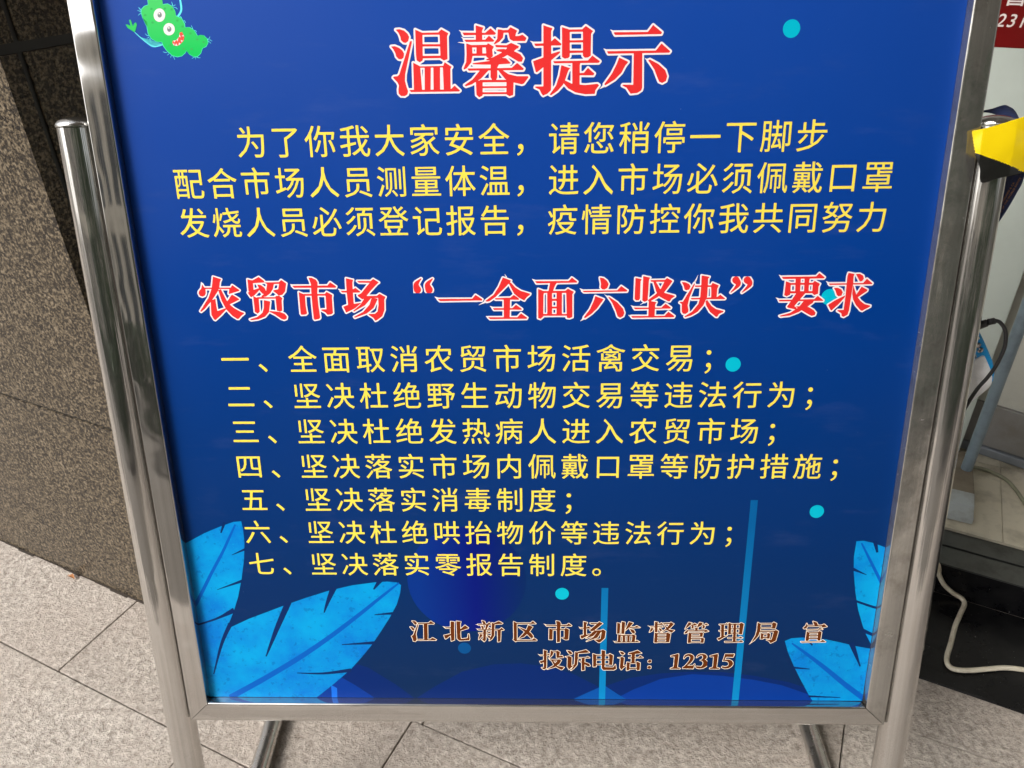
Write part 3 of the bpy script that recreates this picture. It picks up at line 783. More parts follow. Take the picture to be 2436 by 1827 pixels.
ART['backdrop_print'] = '''disc 4433 2039 4426 2135 4408 2230 4377 2321 4334 2407 4281 2487 4217 2559 4145 2622 4065 2676 3979 2718 3888 2749 3794 2768 3698 2774 3602 2768 3507 2749 3416 2718 3330 2676 3250 2622 3178 2559 3115 2487 3061 2407 3019 2321 2988 2230 2969 2135 2963 2039 2969 1943 2988 1849 3019 1758 3061 1672 3115 1592 3178 1520 3250 1456 3330 1403 3416 1360 3507 1329 3602 1311 3698 1304 3794 1311 3888 1329 3979 1360 4065 1403 4145 1456 4217 1520 4281 1592 4334 1672 4377 1758 4408 1849 4426 1943
wave_dark 1327 1064 1696 971 2145 840 2382 752 2719 496 2954 284 1022 284
wave_dark 2990 284 3235 467 3596 696 4002 810 4351 828 4698 783 5020 673 5317 498 5616 284
wave_dark 5014 284 5023 301 5345 450 5742 614 6139 687 6536 715 6933 711 7333 657 7769 564 8286 375 8342 284
wave_mid 1887 685 1991 621 2198 476 2405 307 2427 284 1640 284
wave_mid 5576 284 5591 305 5802 437 6143 601 6538 677 6937 654 7338 593 7689 515 8280 284
wave_light 5034 284 5238 400 5424 499 5589 371 5712 284
bar 7086 3128 7170 3128 7157 284 7070 284
bar 5359 1937 5442 1937 5440 284 5358 284
bar_low 1878 478 1951 430 1943 284 1870 284
dot 7161 8209 7158 8228 7152 8246 7142 8262 7129 8275 7113 8285 7095 8291 7077 8293 7058 8291 7040 8285 7024 8275 7011 8262 7001 8246 6995 8228 6993 8209 6995 8191 7001 8173 7011 8157 7024 8144 7040 8134 7058 8128 7077 8125 7095 8128 7113 8134 7129 8144 7142 8157 7152 8173 7158 8191
dot 6843 4795 6841 4814 6834 4832 6824 4848 6811 4861 6795 4871 6777 4877 6759 4879 6740 4877 6722 4871 6706 4861 6693 4848 6683 4832 6677 4814 6675 4795 6677 4777 6683 4759 6693 4743 6706 4730 6722 4720 6740 4713 6759 4711 6777 4713 6795 4720 6811 4730 6824 4743 6834 4759 6841 4777
dot 7955 2979 7953 2998 7946 3016 7936 3032 7923 3045 7907 3055 7889 3061 7871 3063 7852 3061 7834 3055 7818 3045 7805 3032 7795 3016 7789 2998 7787 2979 7789 2960 7795 2943 7805 2927 7818 2914 7834 2904 7852 2897 7871 2895 7889 2897 7907 2904 7923 2914 7936 2927 7946 2943 7953 2960
dot 4958 1854 4956 1872 4950 1890 4940 1906 4926 1919 4911 1929 4893 1935 4874 1938 4855 1935 4838 1929 4822 1919 4808 1906 4798 1890 4792 1872 4790 1854 4792 1835 4798 1817 4808 1801 4822 1788 4838 1778 4855 1772 4874 1770 4893 1772 4911 1778 4926 1788 4940 1801 4950 1817 4956 1835
dot 7823 5547 7821 5566 7814 5585 7804 5601 7790 5615 7773 5626 7755 5632 7735 5635 7715 5632 7697 5626 7680 5615 7666 5601 7656 5585 7649 5566 7647 5547 7649 5527 7656 5508 7666 5492 7680 5478 7697 5467 7715 5461 7735 5459 7755 5461 7773 5467 7790 5478 7804 5492 7814 5508 7821 5527
dot_dim 3721 1054 3718 1073 3712 1090 3702 1106 3689 1119 3674 1129 3656 1135 3638 1137 3619 1135 3602 1129 3586 1119 3573 1106 3563 1090 3557 1073 3555 1054 3557 1036 3563 1018 3573 1003 3586 989 3602 980 3619 973 3638 971 3656 973 3674 980 3689 989 3702 1003 3712 1018 3718 1036'''
ART['leaf_print'] = '''leaf 262 2556 308 2580 511 2692 710 2779 890 2845 984 2854 995 2747 989 2556 956 2330 895 2067 818 1800 731 1579 649 1407 611 1321 524 1137 262 1136
leaf 640 1338 912 1477 1162 1581 1379 1672 1671 1786 1974 1891 2272 1968 2552 2010 2712 2022 2828 2011 2880 1973 2862 1856 2808 1689 2709 1502 2593 1312 2459 1103 2310 909 2161 730 1930 511 1764 364 1672 284 262 284 262 1136 524 1137 553 1181
leaf 8381 2585 8465 2592 8574 2565 8730 2504 8730 1145 8654 1284 8597 1413 8515 1637 8451 1889 8398 2168 8375 2381
leaf 7664 1181 7740 1222 7863 1234 8169 1208 8338 1168 8552 1111 8730 1074 8730 284 8097 284 8031 393 7910 615 7807 817 7718 1016
rib 899 2815 889 2799 877 2778 862 2752 846 2723 828 2692 809 2659 790 2625 769 2587 747 2547 724 2505 700 2463 675 2420 649 2377 623 2334 595 2290 567 2244 537 2195 505 2143 471 2085 434 2022 396 1955 359 1890 323 1829 292 1777 263 1731 262 1729 262 1649 272 1664 299 1706 328 1753 359 1807 395 1868 432 1934 470 2000 506 2064 539 2122 570 2174 599 2223 627 2269 655 2314 681 2358 706 2401 730 2445 754 2488 777 2531 798 2571 818 2609 836 2645 853 2678 869 2710 884 2740 897 2767 908 2789 916 2806
rib 2850 2011 2826 1992 2792 1965 2752 1934 2708 1898 2661 1861 2615 1822 2568 1783 2518 1742 2467 1698 2413 1652 2357 1605 2299 1557 2237 1506 2172 1452 2104 1397 2036 1341 1967 1286 1899 1233 1833 1183 1768 1133 1703 1085 1636 1037 1568 987 1496 937 1419 884 1339 831 1257 776 1173 721 1089 667 1006 614 917 559 822 500 727 443 637 389 562 344 507 311 516 284 616 284 663 312 752 367 848 426 944 485 1032 542 1116 596 1200 651 1285 707 1368 762 1448 817 1525 871 1597 923 1666 974 1733 1024 1798 1074 1863 1125 1929 1177 1997 1232 2066 1289 2134 1346 2201 1403 2265 1459 2326 1511 2384 1562 2439 1611 2492 1658 2542 1704 2590 1747 2636 1789 2681 1829 2726 1870 2768 1908 2806 1943 2838 1972 2862 1993
rib 8435 2557 8445 2538 8460 2510 8477 2477 8495 2442 8514 2406 8531 2373 8547 2343 8564 2312 8581 2281 8597 2251 8614 2220 8631 2189 8649 2156 8669 2121 8689 2085 8707 2052 8723 2024 8730 2011 8730 2090 8721 2105 8701 2141 8681 2176 8662 2209 8645 2239 8627 2269 8610 2300 8592 2330 8575 2360 8557 2390 8538 2422 8518 2456 8497 2490 8478 2521 8462 2548 8450 2567
rib 7749 1139 7768 1123 7794 1101 7825 1074 7859 1045 7895 1014 7932 982 7970 949 8011 913 8054 876 8098 837 8143 798 8186 759 8229 720 8271 681 8314 641 8358 601 8403 560 8448 520 8498 476 8553 430 8609 384 8661 341 8705 304 8729 284 8730 284 8730 380 8694 408 8642 450 8586 495 8531 540 8481 581 8436 620 8391 659 8347 698 8303 736 8259 774 8215 812 8170 849 8124 885 8078 922 8034 956 7991 989 7951 1020 7913 1048 7875 1076 7838 1102 7806 1125 7779 1144 7759 1158
cut 759 2849 753 2831 744 2805 734 2774 723 2744 714 2717 708 2699 724 2693 733 2710 746 2735 761 2764 776 2793 789 2818 798 2835
cut 984 2487 963 2476 932 2460 897 2441 862 2422 831 2406 810 2395 812 2388 834 2396 865 2408 902 2423 939 2437 970 2449 992 2458
cut 889 2045 850 2028 793 2003 727 1975 661 1946 603 1921 564 1904 565 1896 605 1910 664 1929 731 1952 798 1974 857 1994 896 2007
cut 732 1640 707 1623 673 1600 632 1573 587 1543 540 1515 491 1490 435 1467 371 1443 303 1420 262 1407 262 1378 307 1393 374 1417 440 1440 497 1461 548 1482 599 1503 648 1524 691 1543 728 1559 754 1570
cut 647 1422 631 1392 610 1351 585 1302 557 1245 529 1183 502 1118 474 1043 444 954 414 860 386 770 362 694 344 639 359 635 379 688 407 764 440 853 475 944 509 1031 540 1103 569 1164 599 1222 629 1276 657 1323 680 1363 697 1393
cut 1411 1745 1391 1701 1363 1641 1329 1568 1293 1490 1257 1411 1225 1337 1195 1263 1164 1183 1133 1103 1105 1029 1082 965 1064 919 1080 912 1102 956 1133 1016 1168 1087 1207 1163 1245 1239 1280 1310 1316 1381 1355 1457 1394 1534 1431 1605 1461 1664 1483 1707
cut 2000 1955 1992 1932 1980 1900 1966 1862 1951 1821 1937 1781 1925 1746 1914 1713 1904 1679 1895 1647 1887 1617 1881 1593 1876 1574 1889 1569 1898 1586 1909 1609 1922 1636 1936 1666 1952 1697 1967 1727 1984 1759 2004 1795 2025 1833 2044 1868 2061 1898 2073 1919
cut 2602 2063 2593 2045 2580 2020 2565 1990 2549 1960 2536 1934 2527 1916 2540 1904 2553 1918 2573 1939 2595 1962 2618 1986 2637 2006 2651 2020
cut 2749 1585 2722 1581 2681 1575 2634 1567 2588 1560 2547 1554 2520 1549 2520 1538 2547 1539 2588 1541 2635 1543 2681 1545 2722 1547 2750 1548
cut 2492 1152 2441 1147 2367 1138 2281 1129 2195 1119 2121 1111 2070 1106 2070 1093 2120 1095 2195 1097 2280 1100 2366 1103 2440 1105 2491 1107
cut 2158 740 2118 732 2062 721 1996 708 1925 695 1855 683 1791 675 1729 671 1663 669 1598 668 1537 669 1486 669 1449 669 1448 658 1484 656 1535 652 1595 648 1660 644 1727 642 1790 643 1855 647 1926 654 1997 662 2064 671 2120 678 2160 683
cut 8575 2579 8582 2561 8592 2535 8604 2505 8616 2475 8626 2449 8633 2432 8658 2438 8654 2456 8648 2483 8642 2514 8635 2545 8629 2572 8625 2591
cut 8374 2191 8396 2183 8428 2171 8464 2158 8501 2144 8533 2133 8555 2125 8557 2132 8536 2144 8506 2161 8470 2181 8435 2201 8405 2219 8384 2230
cut 8464 1748 8494 1737 8538 1719 8589 1700 8641 1680 8689 1663 8727 1652 8730 1652 8730 1686 8729 1686 8693 1696 8646 1712 8594 1731 8543 1750 8499 1767 8469 1778
cut 8606 1315 8621 1308 8643 1299 8668 1287 8694 1276 8719 1265 8730 1260 8730 1304 8728 1305 8705 1318 8679 1332 8655 1345 8634 1357 8619 1365
cut 7932 1185 7941 1176 7954 1164 7969 1149 7984 1134 7997 1121 8006 1112 8019 1128 8011 1138 7999 1153 7986 1170 7972 1187 7961 1202 7953 1212
cut 8458 1145 8479 1104 8509 1045 8545 976 8581 906 8612 846 8633 805 8648 812 8633 856 8611 921 8586 995 8560 1069 8538 1132 8524 1176
cut 7799 770 7825 768 7863 767 7907 765 7951 763 7988 761 8014 760 8014 772 7988 775 7950 781 7906 787 7862 794 7824 799 7798 803
cut 8044 333 8093 333 8164 332 8246 331 8328 331 8399 330 8448 330 8447 339 8398 342 8327 346 8244 351 8162 356 8091 361 8042 364'''
ART['germ_cartoon'] = '''limb 847 8178 831 8174 808 8168 784 8163 764 8161 751 8161 740 8163 730 8167 718 8174 702 8184 686 8197 669 8211 651 8226 632 8243 611 8262 593 8280 580 8292 575 8287 587 8275 605 8257 625 8237 643 8219 660 8204 678 8189 695 8175 710 8165 723 8157 735 8152 748 8150 763 8149 785 8152 810 8157 833 8163 849 8167
limb 1037 8413 1045 8423 1057 8436 1070 8451 1080 8466 1086 8480 1089 8492 1090 8506 1091 8521 1090 8542 1088 8566 1086 8588 1085 8603 1067 8601 1069 8585 1070 8563 1071 8539 1071 8520 1070 8505 1069 8493 1066 8483 1062 8473 1053 8460 1041 8446 1029 8433 1021 8424
limb 675 8473 672 8475 667 8478 662 8482 656 8484 651 8486 646 8487 641 8487 638 8488 637 8485 640 8484 644 8483 649 8482 654 8480 658 8477 664 8474 668 8471 672 8469
limb 677 8483 676 8487 673 8492 670 8499 666 8504 663 8508 659 8511 655 8513 653 8515 650 8513 653 8511 656 8508 659 8505 662 8501 665 8496 668 8490 671 8484 673 8480
limb 677 8461 672 8460 666 8459 659 8458 652 8456 647 8452 643 8448 640 8445 637 8442 640 8440 642 8443 646 8446 650 8449 654 8452 660 8453 666 8455 673 8455 677 8456
limb 1001 8520 1000 8523 1000 8528 999 8533 998 8538 997 8543 995 8549 994 8554 993 8558 990 8557 990 8554 991 8548 992 8542 993 8537 993 8532 994 8526 995 8522 996 8519
limb 1002 8515 1005 8517 1009 8520 1014 8523 1017 8525 1020 8526 1023 8527 1026 8528 1027 8528 1027 8531 1025 8531 1023 8530 1019 8530 1016 8528 1011 8526 1007 8523 1002 8520 999 8518
limb 1002 8507 1006 8506 1013 8505 1020 8503 1026 8501 1030 8499 1033 8495 1036 8492 1038 8489 1041 8491 1039 8494 1037 8498 1033 8502 1029 8505 1022 8508 1015 8509 1008 8510 1003 8511
limb 717 8255 713 8257 707 8259 701 8261 696 8263 692 8266 688 8270 685 8273 683 8276 680 8274 682 8271 685 8267 688 8263 692 8259 698 8256 704 8254 710 8252 715 8251
limb 716 8245 713 8243 709 8241 704 8239 700 8237 697 8236 695 8234 692 8234 691 8233 691 8230 693 8230 696 8231 699 8232 702 8233 706 8235 711 8237 715 8239 718 8241
limb 722 8233 720 8231 718 8229 716 8225 714 8222 713 8219 713 8215 712 8212 712 8210 715 8210 716 8212 717 8215 717 8218 719 8221 720 8224 722 8226 725 8229 726 8231
limb 726 8226 726 8222 726 8217 726 8211 726 8206 726 8202 725 8198 724 8195 723 8193 727 8192 728 8195 729 8198 730 8201 731 8206 731 8211 731 8217 731 8223 731 8227
limb 877 8100 873 8100 867 8100 860 8101 855 8101 850 8103 844 8105 840 8107 837 8108 835 8105 838 8104 842 8101 848 8099 853 8097 859 8096 866 8096 872 8096 876 8096
limb 891 8086 889 8086 887 8084 884 8083 881 8081 879 8079 876 8076 873 8074 872 8073 874 8070 876 8072 878 8074 881 8076 884 8078 886 8079 889 8080 892 8082 893 8082
limb 917 8070 915 8069 913 8067 909 8064 907 8061 905 8058 905 8054 904 8051 904 8049 908 8049 908 8051 909 8054 910 8057 911 8059 913 8061 915 8063 918 8065 920 8066
limb 927 8061 929 8059 932 8056 935 8052 937 8048 939 8044 941 8038 942 8033 943 8030 947 8031 946 8035 945 8040 943 8045 941 8050 939 8055 936 8059 934 8062 932 8064
limb 1158 8056 1158 8054 1158 8052 1157 8049 1157 8046 1157 8042 1156 8037 1156 8033 1155 8030 1159 8030 1159 8033 1160 8037 1161 8042 1162 8046 1162 8049 1163 8052 1163 8054 1164 8056
limb 1154 8056 1151 8054 1146 8052 1140 8050 1135 8048 1130 8045 1125 8042 1121 8040 1118 8038 1119 8035 1123 8037 1127 8039 1132 8042 1137 8044 1142 8046 1147 8048 1152 8050 1156 8051
limb 1165 8051 1168 8050 1173 8047 1179 8045 1185 8043 1191 8042 1198 8042 1204 8042 1208 8042 1209 8045 1205 8045 1198 8046 1192 8046 1186 8047 1181 8049 1176 8051 1171 8054 1168 8056
limb 1302 8210 1306 8211 1312 8214 1319 8217 1324 8220 1328 8225 1330 8230 1331 8234 1332 8237 1329 8238 1328 8235 1326 8231 1324 8226 1321 8223 1317 8220 1310 8218 1304 8215 1300 8214
limb 1303 8204 1308 8204 1315 8205 1322 8205 1328 8204 1333 8202 1339 8199 1343 8195 1346 8193 1349 8195 1346 8198 1341 8201 1336 8205 1330 8208 1323 8209 1315 8209 1308 8209 1303 8209
limb 1301 8194 1304 8192 1309 8191 1315 8188 1319 8186 1323 8183 1326 8179 1329 8175 1331 8173 1334 8174 1332 8177 1329 8181 1326 8186 1322 8189 1317 8192 1312 8195 1307 8197 1303 8198
limb 1170 8303 1169 8307 1169 8312 1168 8318 1166 8324 1164 8329 1162 8335 1160 8339 1158 8342 1155 8341 1156 8338 1158 8333 1160 8328 1162 8323 1163 8317 1164 8311 1164 8306 1164 8302
limb 1182 8295 1185 8294 1190 8292 1195 8290 1198 8288 1199 8285 1200 8283 1201 8280 1201 8278 1204 8279 1204 8281 1204 8284 1203 8287 1201 8291 1197 8293 1193 8296 1188 8298 1185 8299
limb 1056 8424 1058 8422 1061 8420 1064 8417 1066 8414 1068 8411 1069 8408 1070 8404 1071 8402 1074 8403 1074 8405 1073 8409 1072 8413 1071 8417 1068 8420 1065 8423 1063 8426 1061 8428
limb 1086 8387 1088 8386 1091 8384 1094 8383 1096 8380 1098 8377 1100 8372 1101 8368 1103 8365 1106 8366 1105 8369 1104 8374 1102 8379 1100 8383 1097 8386 1094 8388 1091 8390 1089 8392
germ_edge 753 8611 752 8537 710 8525 679 8499 668 8469 675 8422 719 8377 706 8337 708 8274 735 8225 783 8197 835 8193 847 8153 877 8109 924 8066 975 8052 1024 8062 1064 8091 1075 8109 1102 8074 1146 8050 1181 8052 1221 8084 1242 8129 1282 8144 1307 8179 1304 8216 1274 8248 1240 8253 1210 8244 1183 8297 1141 8326 1095 8327 1096 8358 1070 8412 1017 8434 1015 8475 992 8521 949 8543 899 8538 899 8609
germ 755 8608 755 8534 713 8522 683 8497 673 8466 679 8420 724 8375 711 8336 713 8274 740 8226 788 8199 840 8196 851 8156 879 8114 925 8071 975 8057 1023 8066 1062 8095 1073 8113 1100 8078 1143 8054 1178 8056 1217 8087 1238 8131 1278 8147 1303 8180 1299 8217 1269 8249 1235 8254 1205 8245 1178 8297 1136 8325 1090 8326 1091 8356 1067 8408 1016 8429 1014 8470 992 8517 950 8538 901 8534 900 8605
germ 577 8289 515 8329 497 8361 520 8361 546 8347 538 8402 556 8404 569 8344 585 8370 604 8379 611 8359 593 8313
germ_spot 794 8497 791 8491 783 8488 775 8488 769 8492 767 8498 771 8504 778 8507 786 8507 793 8503
germ_spot 929 8498 925 8492 918 8488 909 8488 903 8492 901 8498 905 8504 912 8508 921 8507 927 8504
germ_spot 996 8489 992 8483 985 8479 977 8479 970 8483 969 8489 972 8495 979 8499 988 8499 994 8495
germ_spot 723 8442 719 8436 711 8433 703 8433 697 8437 695 8443 699 8449 706 8452 715 8452 721 8448
germ_spot 786 8374 783 8368 775 8364 767 8365 760 8368 759 8374 762 8381 770 8384 778 8384 785 8380
germ_spot 1038 8388 1035 8382 1027 8378 1019 8378 1012 8382 1011 8388 1014 8394 1022 8398 1030 8398 1036 8394
germ_spot 1082 8333 1078 8327 1071 8323 1062 8323 1056 8327 1054 8333 1058 8339 1065 8343 1074 8343 1080 8339
germ_spot 1153 8269 1149 8263 1142 8259 1134 8259 1127 8263 1125 8269 1129 8276 1136 8279 1145 8279 1151 8275
germ_spot 1214 8213 1211 8207 1203 8203 1195 8204 1188 8207 1187 8214 1190 8220 1198 8223 1206 8223 1212 8219
germ_spot 1274 8189 1271 8182 1263 8179 1255 8179 1248 8183 1247 8189 1250 8195 1258 8199 1266 8199 1272 8195
germ_spot 933 8165 929 8159 922 8156 913 8156 907 8160 905 8166 909 8172 916 8176 925 8176 931 8172
germ_spot 1064 8129 1060 8123 1053 8119 1044 8119 1038 8123 1036 8130 1039 8136 1047 8139 1055 8139 1062 8135
germ_spot 1144 8125 1141 8119 1133 8115 1124 8115 1118 8119 1116 8126 1120 8132 1127 8135 1136 8135 1142 8131
white 910 8439 906 8425 900 8413 891 8401 881 8392 869 8385 855 8381 842 8379 829 8381 818 8386 808 8393 800 8403 795 8415 793 8427 793 8441 797 8454 803 8467 812 8478 823 8488 835 8495 848 8499 861 8500 874 8499 885 8494 895 8487 903 8477 908 8465 911 8452
white 987 8310 984 8297 978 8286 969 8275 959 8266 947 8260 934 8256 921 8255 908 8256 897 8261 887 8268 879 8277 874 8287 872 8299 872 8312 875 8324 881 8336 890 8346 900 8355 912 8362 925 8366 938 8367 950 8365 962 8361 972 8354 980 8345 985 8334 987 8322
pupil 877 8442 874 8433 868 8425 860 8420 851 8418 843 8420 837 8425 833 8433 833 8443 836 8452 842 8460 850 8465 859 8467 867 8465 873 8460 876 8451
white 860 8454 858 8449 853 8446 848 8446 845 8449 844 8454 846 8459 851 8462 856 8462 859 8458
pupil 953 8311 950 8302 944 8294 936 8289 928 8287 920 8289 913 8295 910 8303 910 8312 913 8322 919 8330 927 8335 935 8337 943 8335 949 8329 953 8321
white 937 8323 934 8318 930 8315 925 8315 921 8319 920 8323 923 8328 927 8331 932 8331 936 8328
mouth 951 8205 986 8209 1019 8237 1032 8278 1055 8284 1073 8242 1057 8200 1008 8163 962 8160 944 8181
white 967 8160 982 8180 993 8157
white 1003 8164 1012 8188 1027 8174
white 1035 8190 1033 8211 1055 8203
white 957 8206 966 8189 981 8209
white 990 8212 999 8198 1010 8230
white 1020 8243 1036 8234 1029 8263
white 947 8181 964 8175 956 8160
white 1066 8242 1047 8247 1068 8257'''

layer = [0]
def sheet_d(): layer[0] += 1; return -.01198 + layer[0] * 4e-6
def flat_mesh(name, polys, mats_used):
    """polys: list of (material, [(x, v), ...]) each on its own thin layer"""
    bm = bmesh.new(); names = []
    for mn, pts in polys:
        d = sheet_d(); vs = []
        for p in pts:
            if not vs or (Vector(p) - last).length > 1e-6:
                vs.append(bm.verts.new(S(p[0], p[1], d))); last = Vector(p)
        if len(vs) < 3: continue
        try: f = bm.faces.new(vs)
        except ValueError: continue
        if mn not in names: names.append(mn)
        f.material_index = names.index(mn)
    bmesh.ops.triangulate(bm, faces=bm.faces[:])
    nz = S(0, 0, 1) - S(0, 0, 0); bm.normal_update()
    for f in bm.faces:
        if f.normal.dot(nz) < 0: f.normal_flip()
    me = bpy.data.meshes.new(name); bm.to_mesh(me); bm.free()
    for n in names: me.materials.append(INK[n])
    o = bpy.data.objects.new(name, me); COL.objects.link(o); sub(o); return o
KIND = {'disc': 'disc_print', 'wave_dark': 'wave_print', 'wave_mid': 'wave_print', 'wave_light': 'wave_print', 'bar': 'bar_print', 'bar_low': 'bar_print', 'dot': 'dot_print', 'dot_dim': 'dot_print'}
for key in ('backdrop_print', 'leaf_print', 'germ_cartoon'):
    layer[0] = 0 if key == 'backdrop_print' else 18
    polys = []
    for ln in ART[key].split('\n'):
        t = ln.split(); c = [int(v) * 1e-4 for v in t[1:]]
        polys.append((t[0], list(zip(c[0::2], c[1::2]))))
    if key == 'germ_cartoon': flat_mesh(key, polys, None)
    elif key == 'backdrop_print':
        for p in polys: flat_mesh(KIND[p[0]], [p], None)
    else:
        nl = [0] * 4 + [0, 1, 2, 3] + [0] * 4 + [1] * 7 + [2] * 4 + [3] * 4
        for q in range(4):
            layer[0] = 18 + q * 3; flat_mesh('leaf_print', [polys[q]] + [p for p, w in list(zip(polys, nl))[4:] if w == q], None)

def sd_poly(P, Q):
    d = np.full(len(Q), 1e9); inside = np.zeros(len(Q), bool); n = len(P)
    for i in range(n):
        a = P[i]; b = P[(i + 1) % n]; e = b - a; w = Q - a
        t = np.clip((w @ e) / max(e @ e, 1e-12), 0, 1); q = w - t[:, None] * e
        d = np.minimum(d, (q * q).sum(1))
        c1 = (Q[:, 1] >= a[1]) != (Q[:, 1] >= b[1])
        if e[1] != 0: inside ^= c1 & (Q[:, 0] < a[0] + (Q[:, 1] - a[1]) / e[1] * e[0])
    d = np.sqrt(d); return np.where(inside, -d, d)
def sd_curve(C, Q, n=7):
    pts = [Vector((c[0], c[1], c[2])) for c in C]; cs = catmull(pts, n) if len(pts) > 2 else pts
    d = np.full(len(Q), 1e9)
    for a, b in zip(cs[:-1], cs[1:]):
        e = np.array((b.x - a.x, b.y - a.y)); w = Q - np.array((a.x, a.y))
        t = np.clip((w @ e) / max(e @ e, 1e-12), 0, 1); q = w - t[:, None] * e
        d = np.minimum(d, np.sqrt((q * q).sum(1)) - (a.z + (b.z - a.z) * t) / 2)
    return d
def march(F, x0, y0, h, lev, d, V, FC):
    """fill the region F < lev of a grid with flat faces"""
    ny, nx = F.shape; G_ = F - lev; ins = G_ < 0
    def P(x, y): V.append((x0 + x * h, y0 + y * h) if d is None else S((x0 + x * h) * 1e-4, (y0 + y * h) * 1e-4, d)); return len(V) - 1
    for j in range(ny - 1):
        i = 0
        while i < nx - 1:
            c = (ins[j, i], ins[j, i + 1], ins[j + 1, i + 1], ins[j + 1, i])
            if all(c):
                k = i
                while k + 1 < nx - 1 and ins[j, k + 2] and ins[j + 1, k + 2]: k += 1
                FC.append((P(i, j), P(k + 1, j), P(k + 1, j + 1), P(i, j + 1))); i = k + 1; continue
            if any(c):
                cr = ((i, j), (i + 1, j), (i + 1, j + 1), (i, j + 1)); val = (G_[j, i], G_[j, i + 1], G_[j + 1, i + 1], G_[j + 1, i]); loop = []
                for q in range(4):
                    a, b = cr[q], cr[(q + 1) % 4]; va, vb = val[q], val[(q + 1) % 4]
                    if va < 0: loop.append(P(*a))
                    if (va < 0) != (vb < 0):
                        t = va / (va - vb); loop.append(P(a[0] + (b[0] - a[0]) * t, a[1] + (b[1] - a[1]) * t))
                if len(loop) >= 3: FC.append(tuple(loop))
            i += 1
def serif_text(name, src, step, fill, edge, width, r0):
    V1, F1, V2, F2 = [], [], [], []
    layer[0] = 60; dw = sheet_d(); dw2 = dw + 1.6e-5
    glyph = None; G2 = []
    for ln in src.split('\n'):
        if ln[0] == 'T': glyph = []; G2.append(glyph)
        else:
            t = ln.split(); c = np.array([float(v) for v in t[1:]])
            glyph.append((t[0], c.reshape(-1, 3) if t[0] == 'C' else c.reshape(-1, 2)))
    gi = 0
    for gl in G2:
        A = np.concatenate([p[:, :2] for _, p in gl]); pad = width * 1.6 + 12
        x0, y0 = A.min(0) - pad; x1, y1 = A.max(0) + pad
        nx, ny = int((x1 - x0) / step) + 2, int((y1 - y0) / step) + 2
        X, Y = np.meshgrid(x0 + np.arange(nx) * step, y0 + np.arange(ny) * step); Q = np.stack([X.ravel(), Y.ravel()], 1)
        R = np.full(len(Q), 1e9); E_ = np.full(len(Q), 1e9)
        for k, p in gl:
            if k == 'P': R = np.minimum(R, sd_poly(p, Q) - r0)
            elif k == 'C': R = np.minimum(R, sd_curve(p, Q))
            else: E_ = np.minimum(E_, sd_poly(p, Q))
        E_ = np.minimum(E_, R - width)
        gi += 1
        march(E_.reshape(ny, nx), x0, y0, step, 0, dw + (gi % 3) * 4e-6, V1, F1); march(R.reshape(ny, nx), x0, y0, step, 0, dw2, V2, F2)
    o = obj(name, V1 + V2, F1 + [tuple(i + len(V1) for i in f) for f in F2], None, None, [INK[edge], INK[fill]], [0] * len(F1) + [1] * len(F2))
    sub(o); return o
serif_text('title_lettering', GLYPHS['title'], 4.6, 'red', 'white', 17.0, 1.0)
serif_text('heading_lettering', GLYPHS['sub'], 4.2, 'red', 'white', 15.0, .8)
serif_text('issuer_lettering', GLYPHS['foot'] + '\n' + GLYPHS['foot2'], 2.4, 'brown', 'cream', 7.0, 1.6)

# plain black-face lettering: Blender's built-in font, one glyph at a time
GC = {}
def glyph(ch, off):
    if (ch, off) not in GC:
        c = bpy.data.curves.new('glyph', 'FONT'); c.body = ch; c.size = 1; c.offset = off; c.resolution_u = 3
        o = bpy.data.objects.new('glyph', c); COL.objects.link(o)
        e = o.evaluated_get(bpy.context.evaluated_depsgraph_get()); me = e.to_mesh()
        GC[(ch, off)] = ([v.co.copy() for v in me.vertices], [tuple(p.vertices) for p in me.polygons]); e.to_mesh_clear()
        bpy.data.objects.remove(o); bpy.data.curves.remove(c)
    return GC[(ch, off)]
LINES = [
 ('为了你我大家安全，请您稍停一下脚步', .1462, .03595, .7100), ('配合市场人员测量体温，进入市场必须佩戴口罩', .0745, .03592, .6692), ('发烧人员必须登记报告，疫情防控你我共同努力', .0740, .03589, .6285),
 ('一、全面取消农贸市场活禽交易；', .0995, .03850, .4762), ('二、坚决杜绝野生动物交易等违法行为；', .1002, .03848, .4326), ('三、坚决杜绝发热病人进入农贸市场；', .1005, .03848, .3890),
 ('四、坚决落实市场内佩戴口罩等防护措施；', .1000, .03845, .3450), ('五、坚决落实消毒制度；', .1006, .03842, .3016), ('六、坚决杜绝哄抬物价等违法行为；', .1000, .03845, .2580), ('七、坚决落实零报告制度。', .1000, .03843, .2142)]
FAT = {}
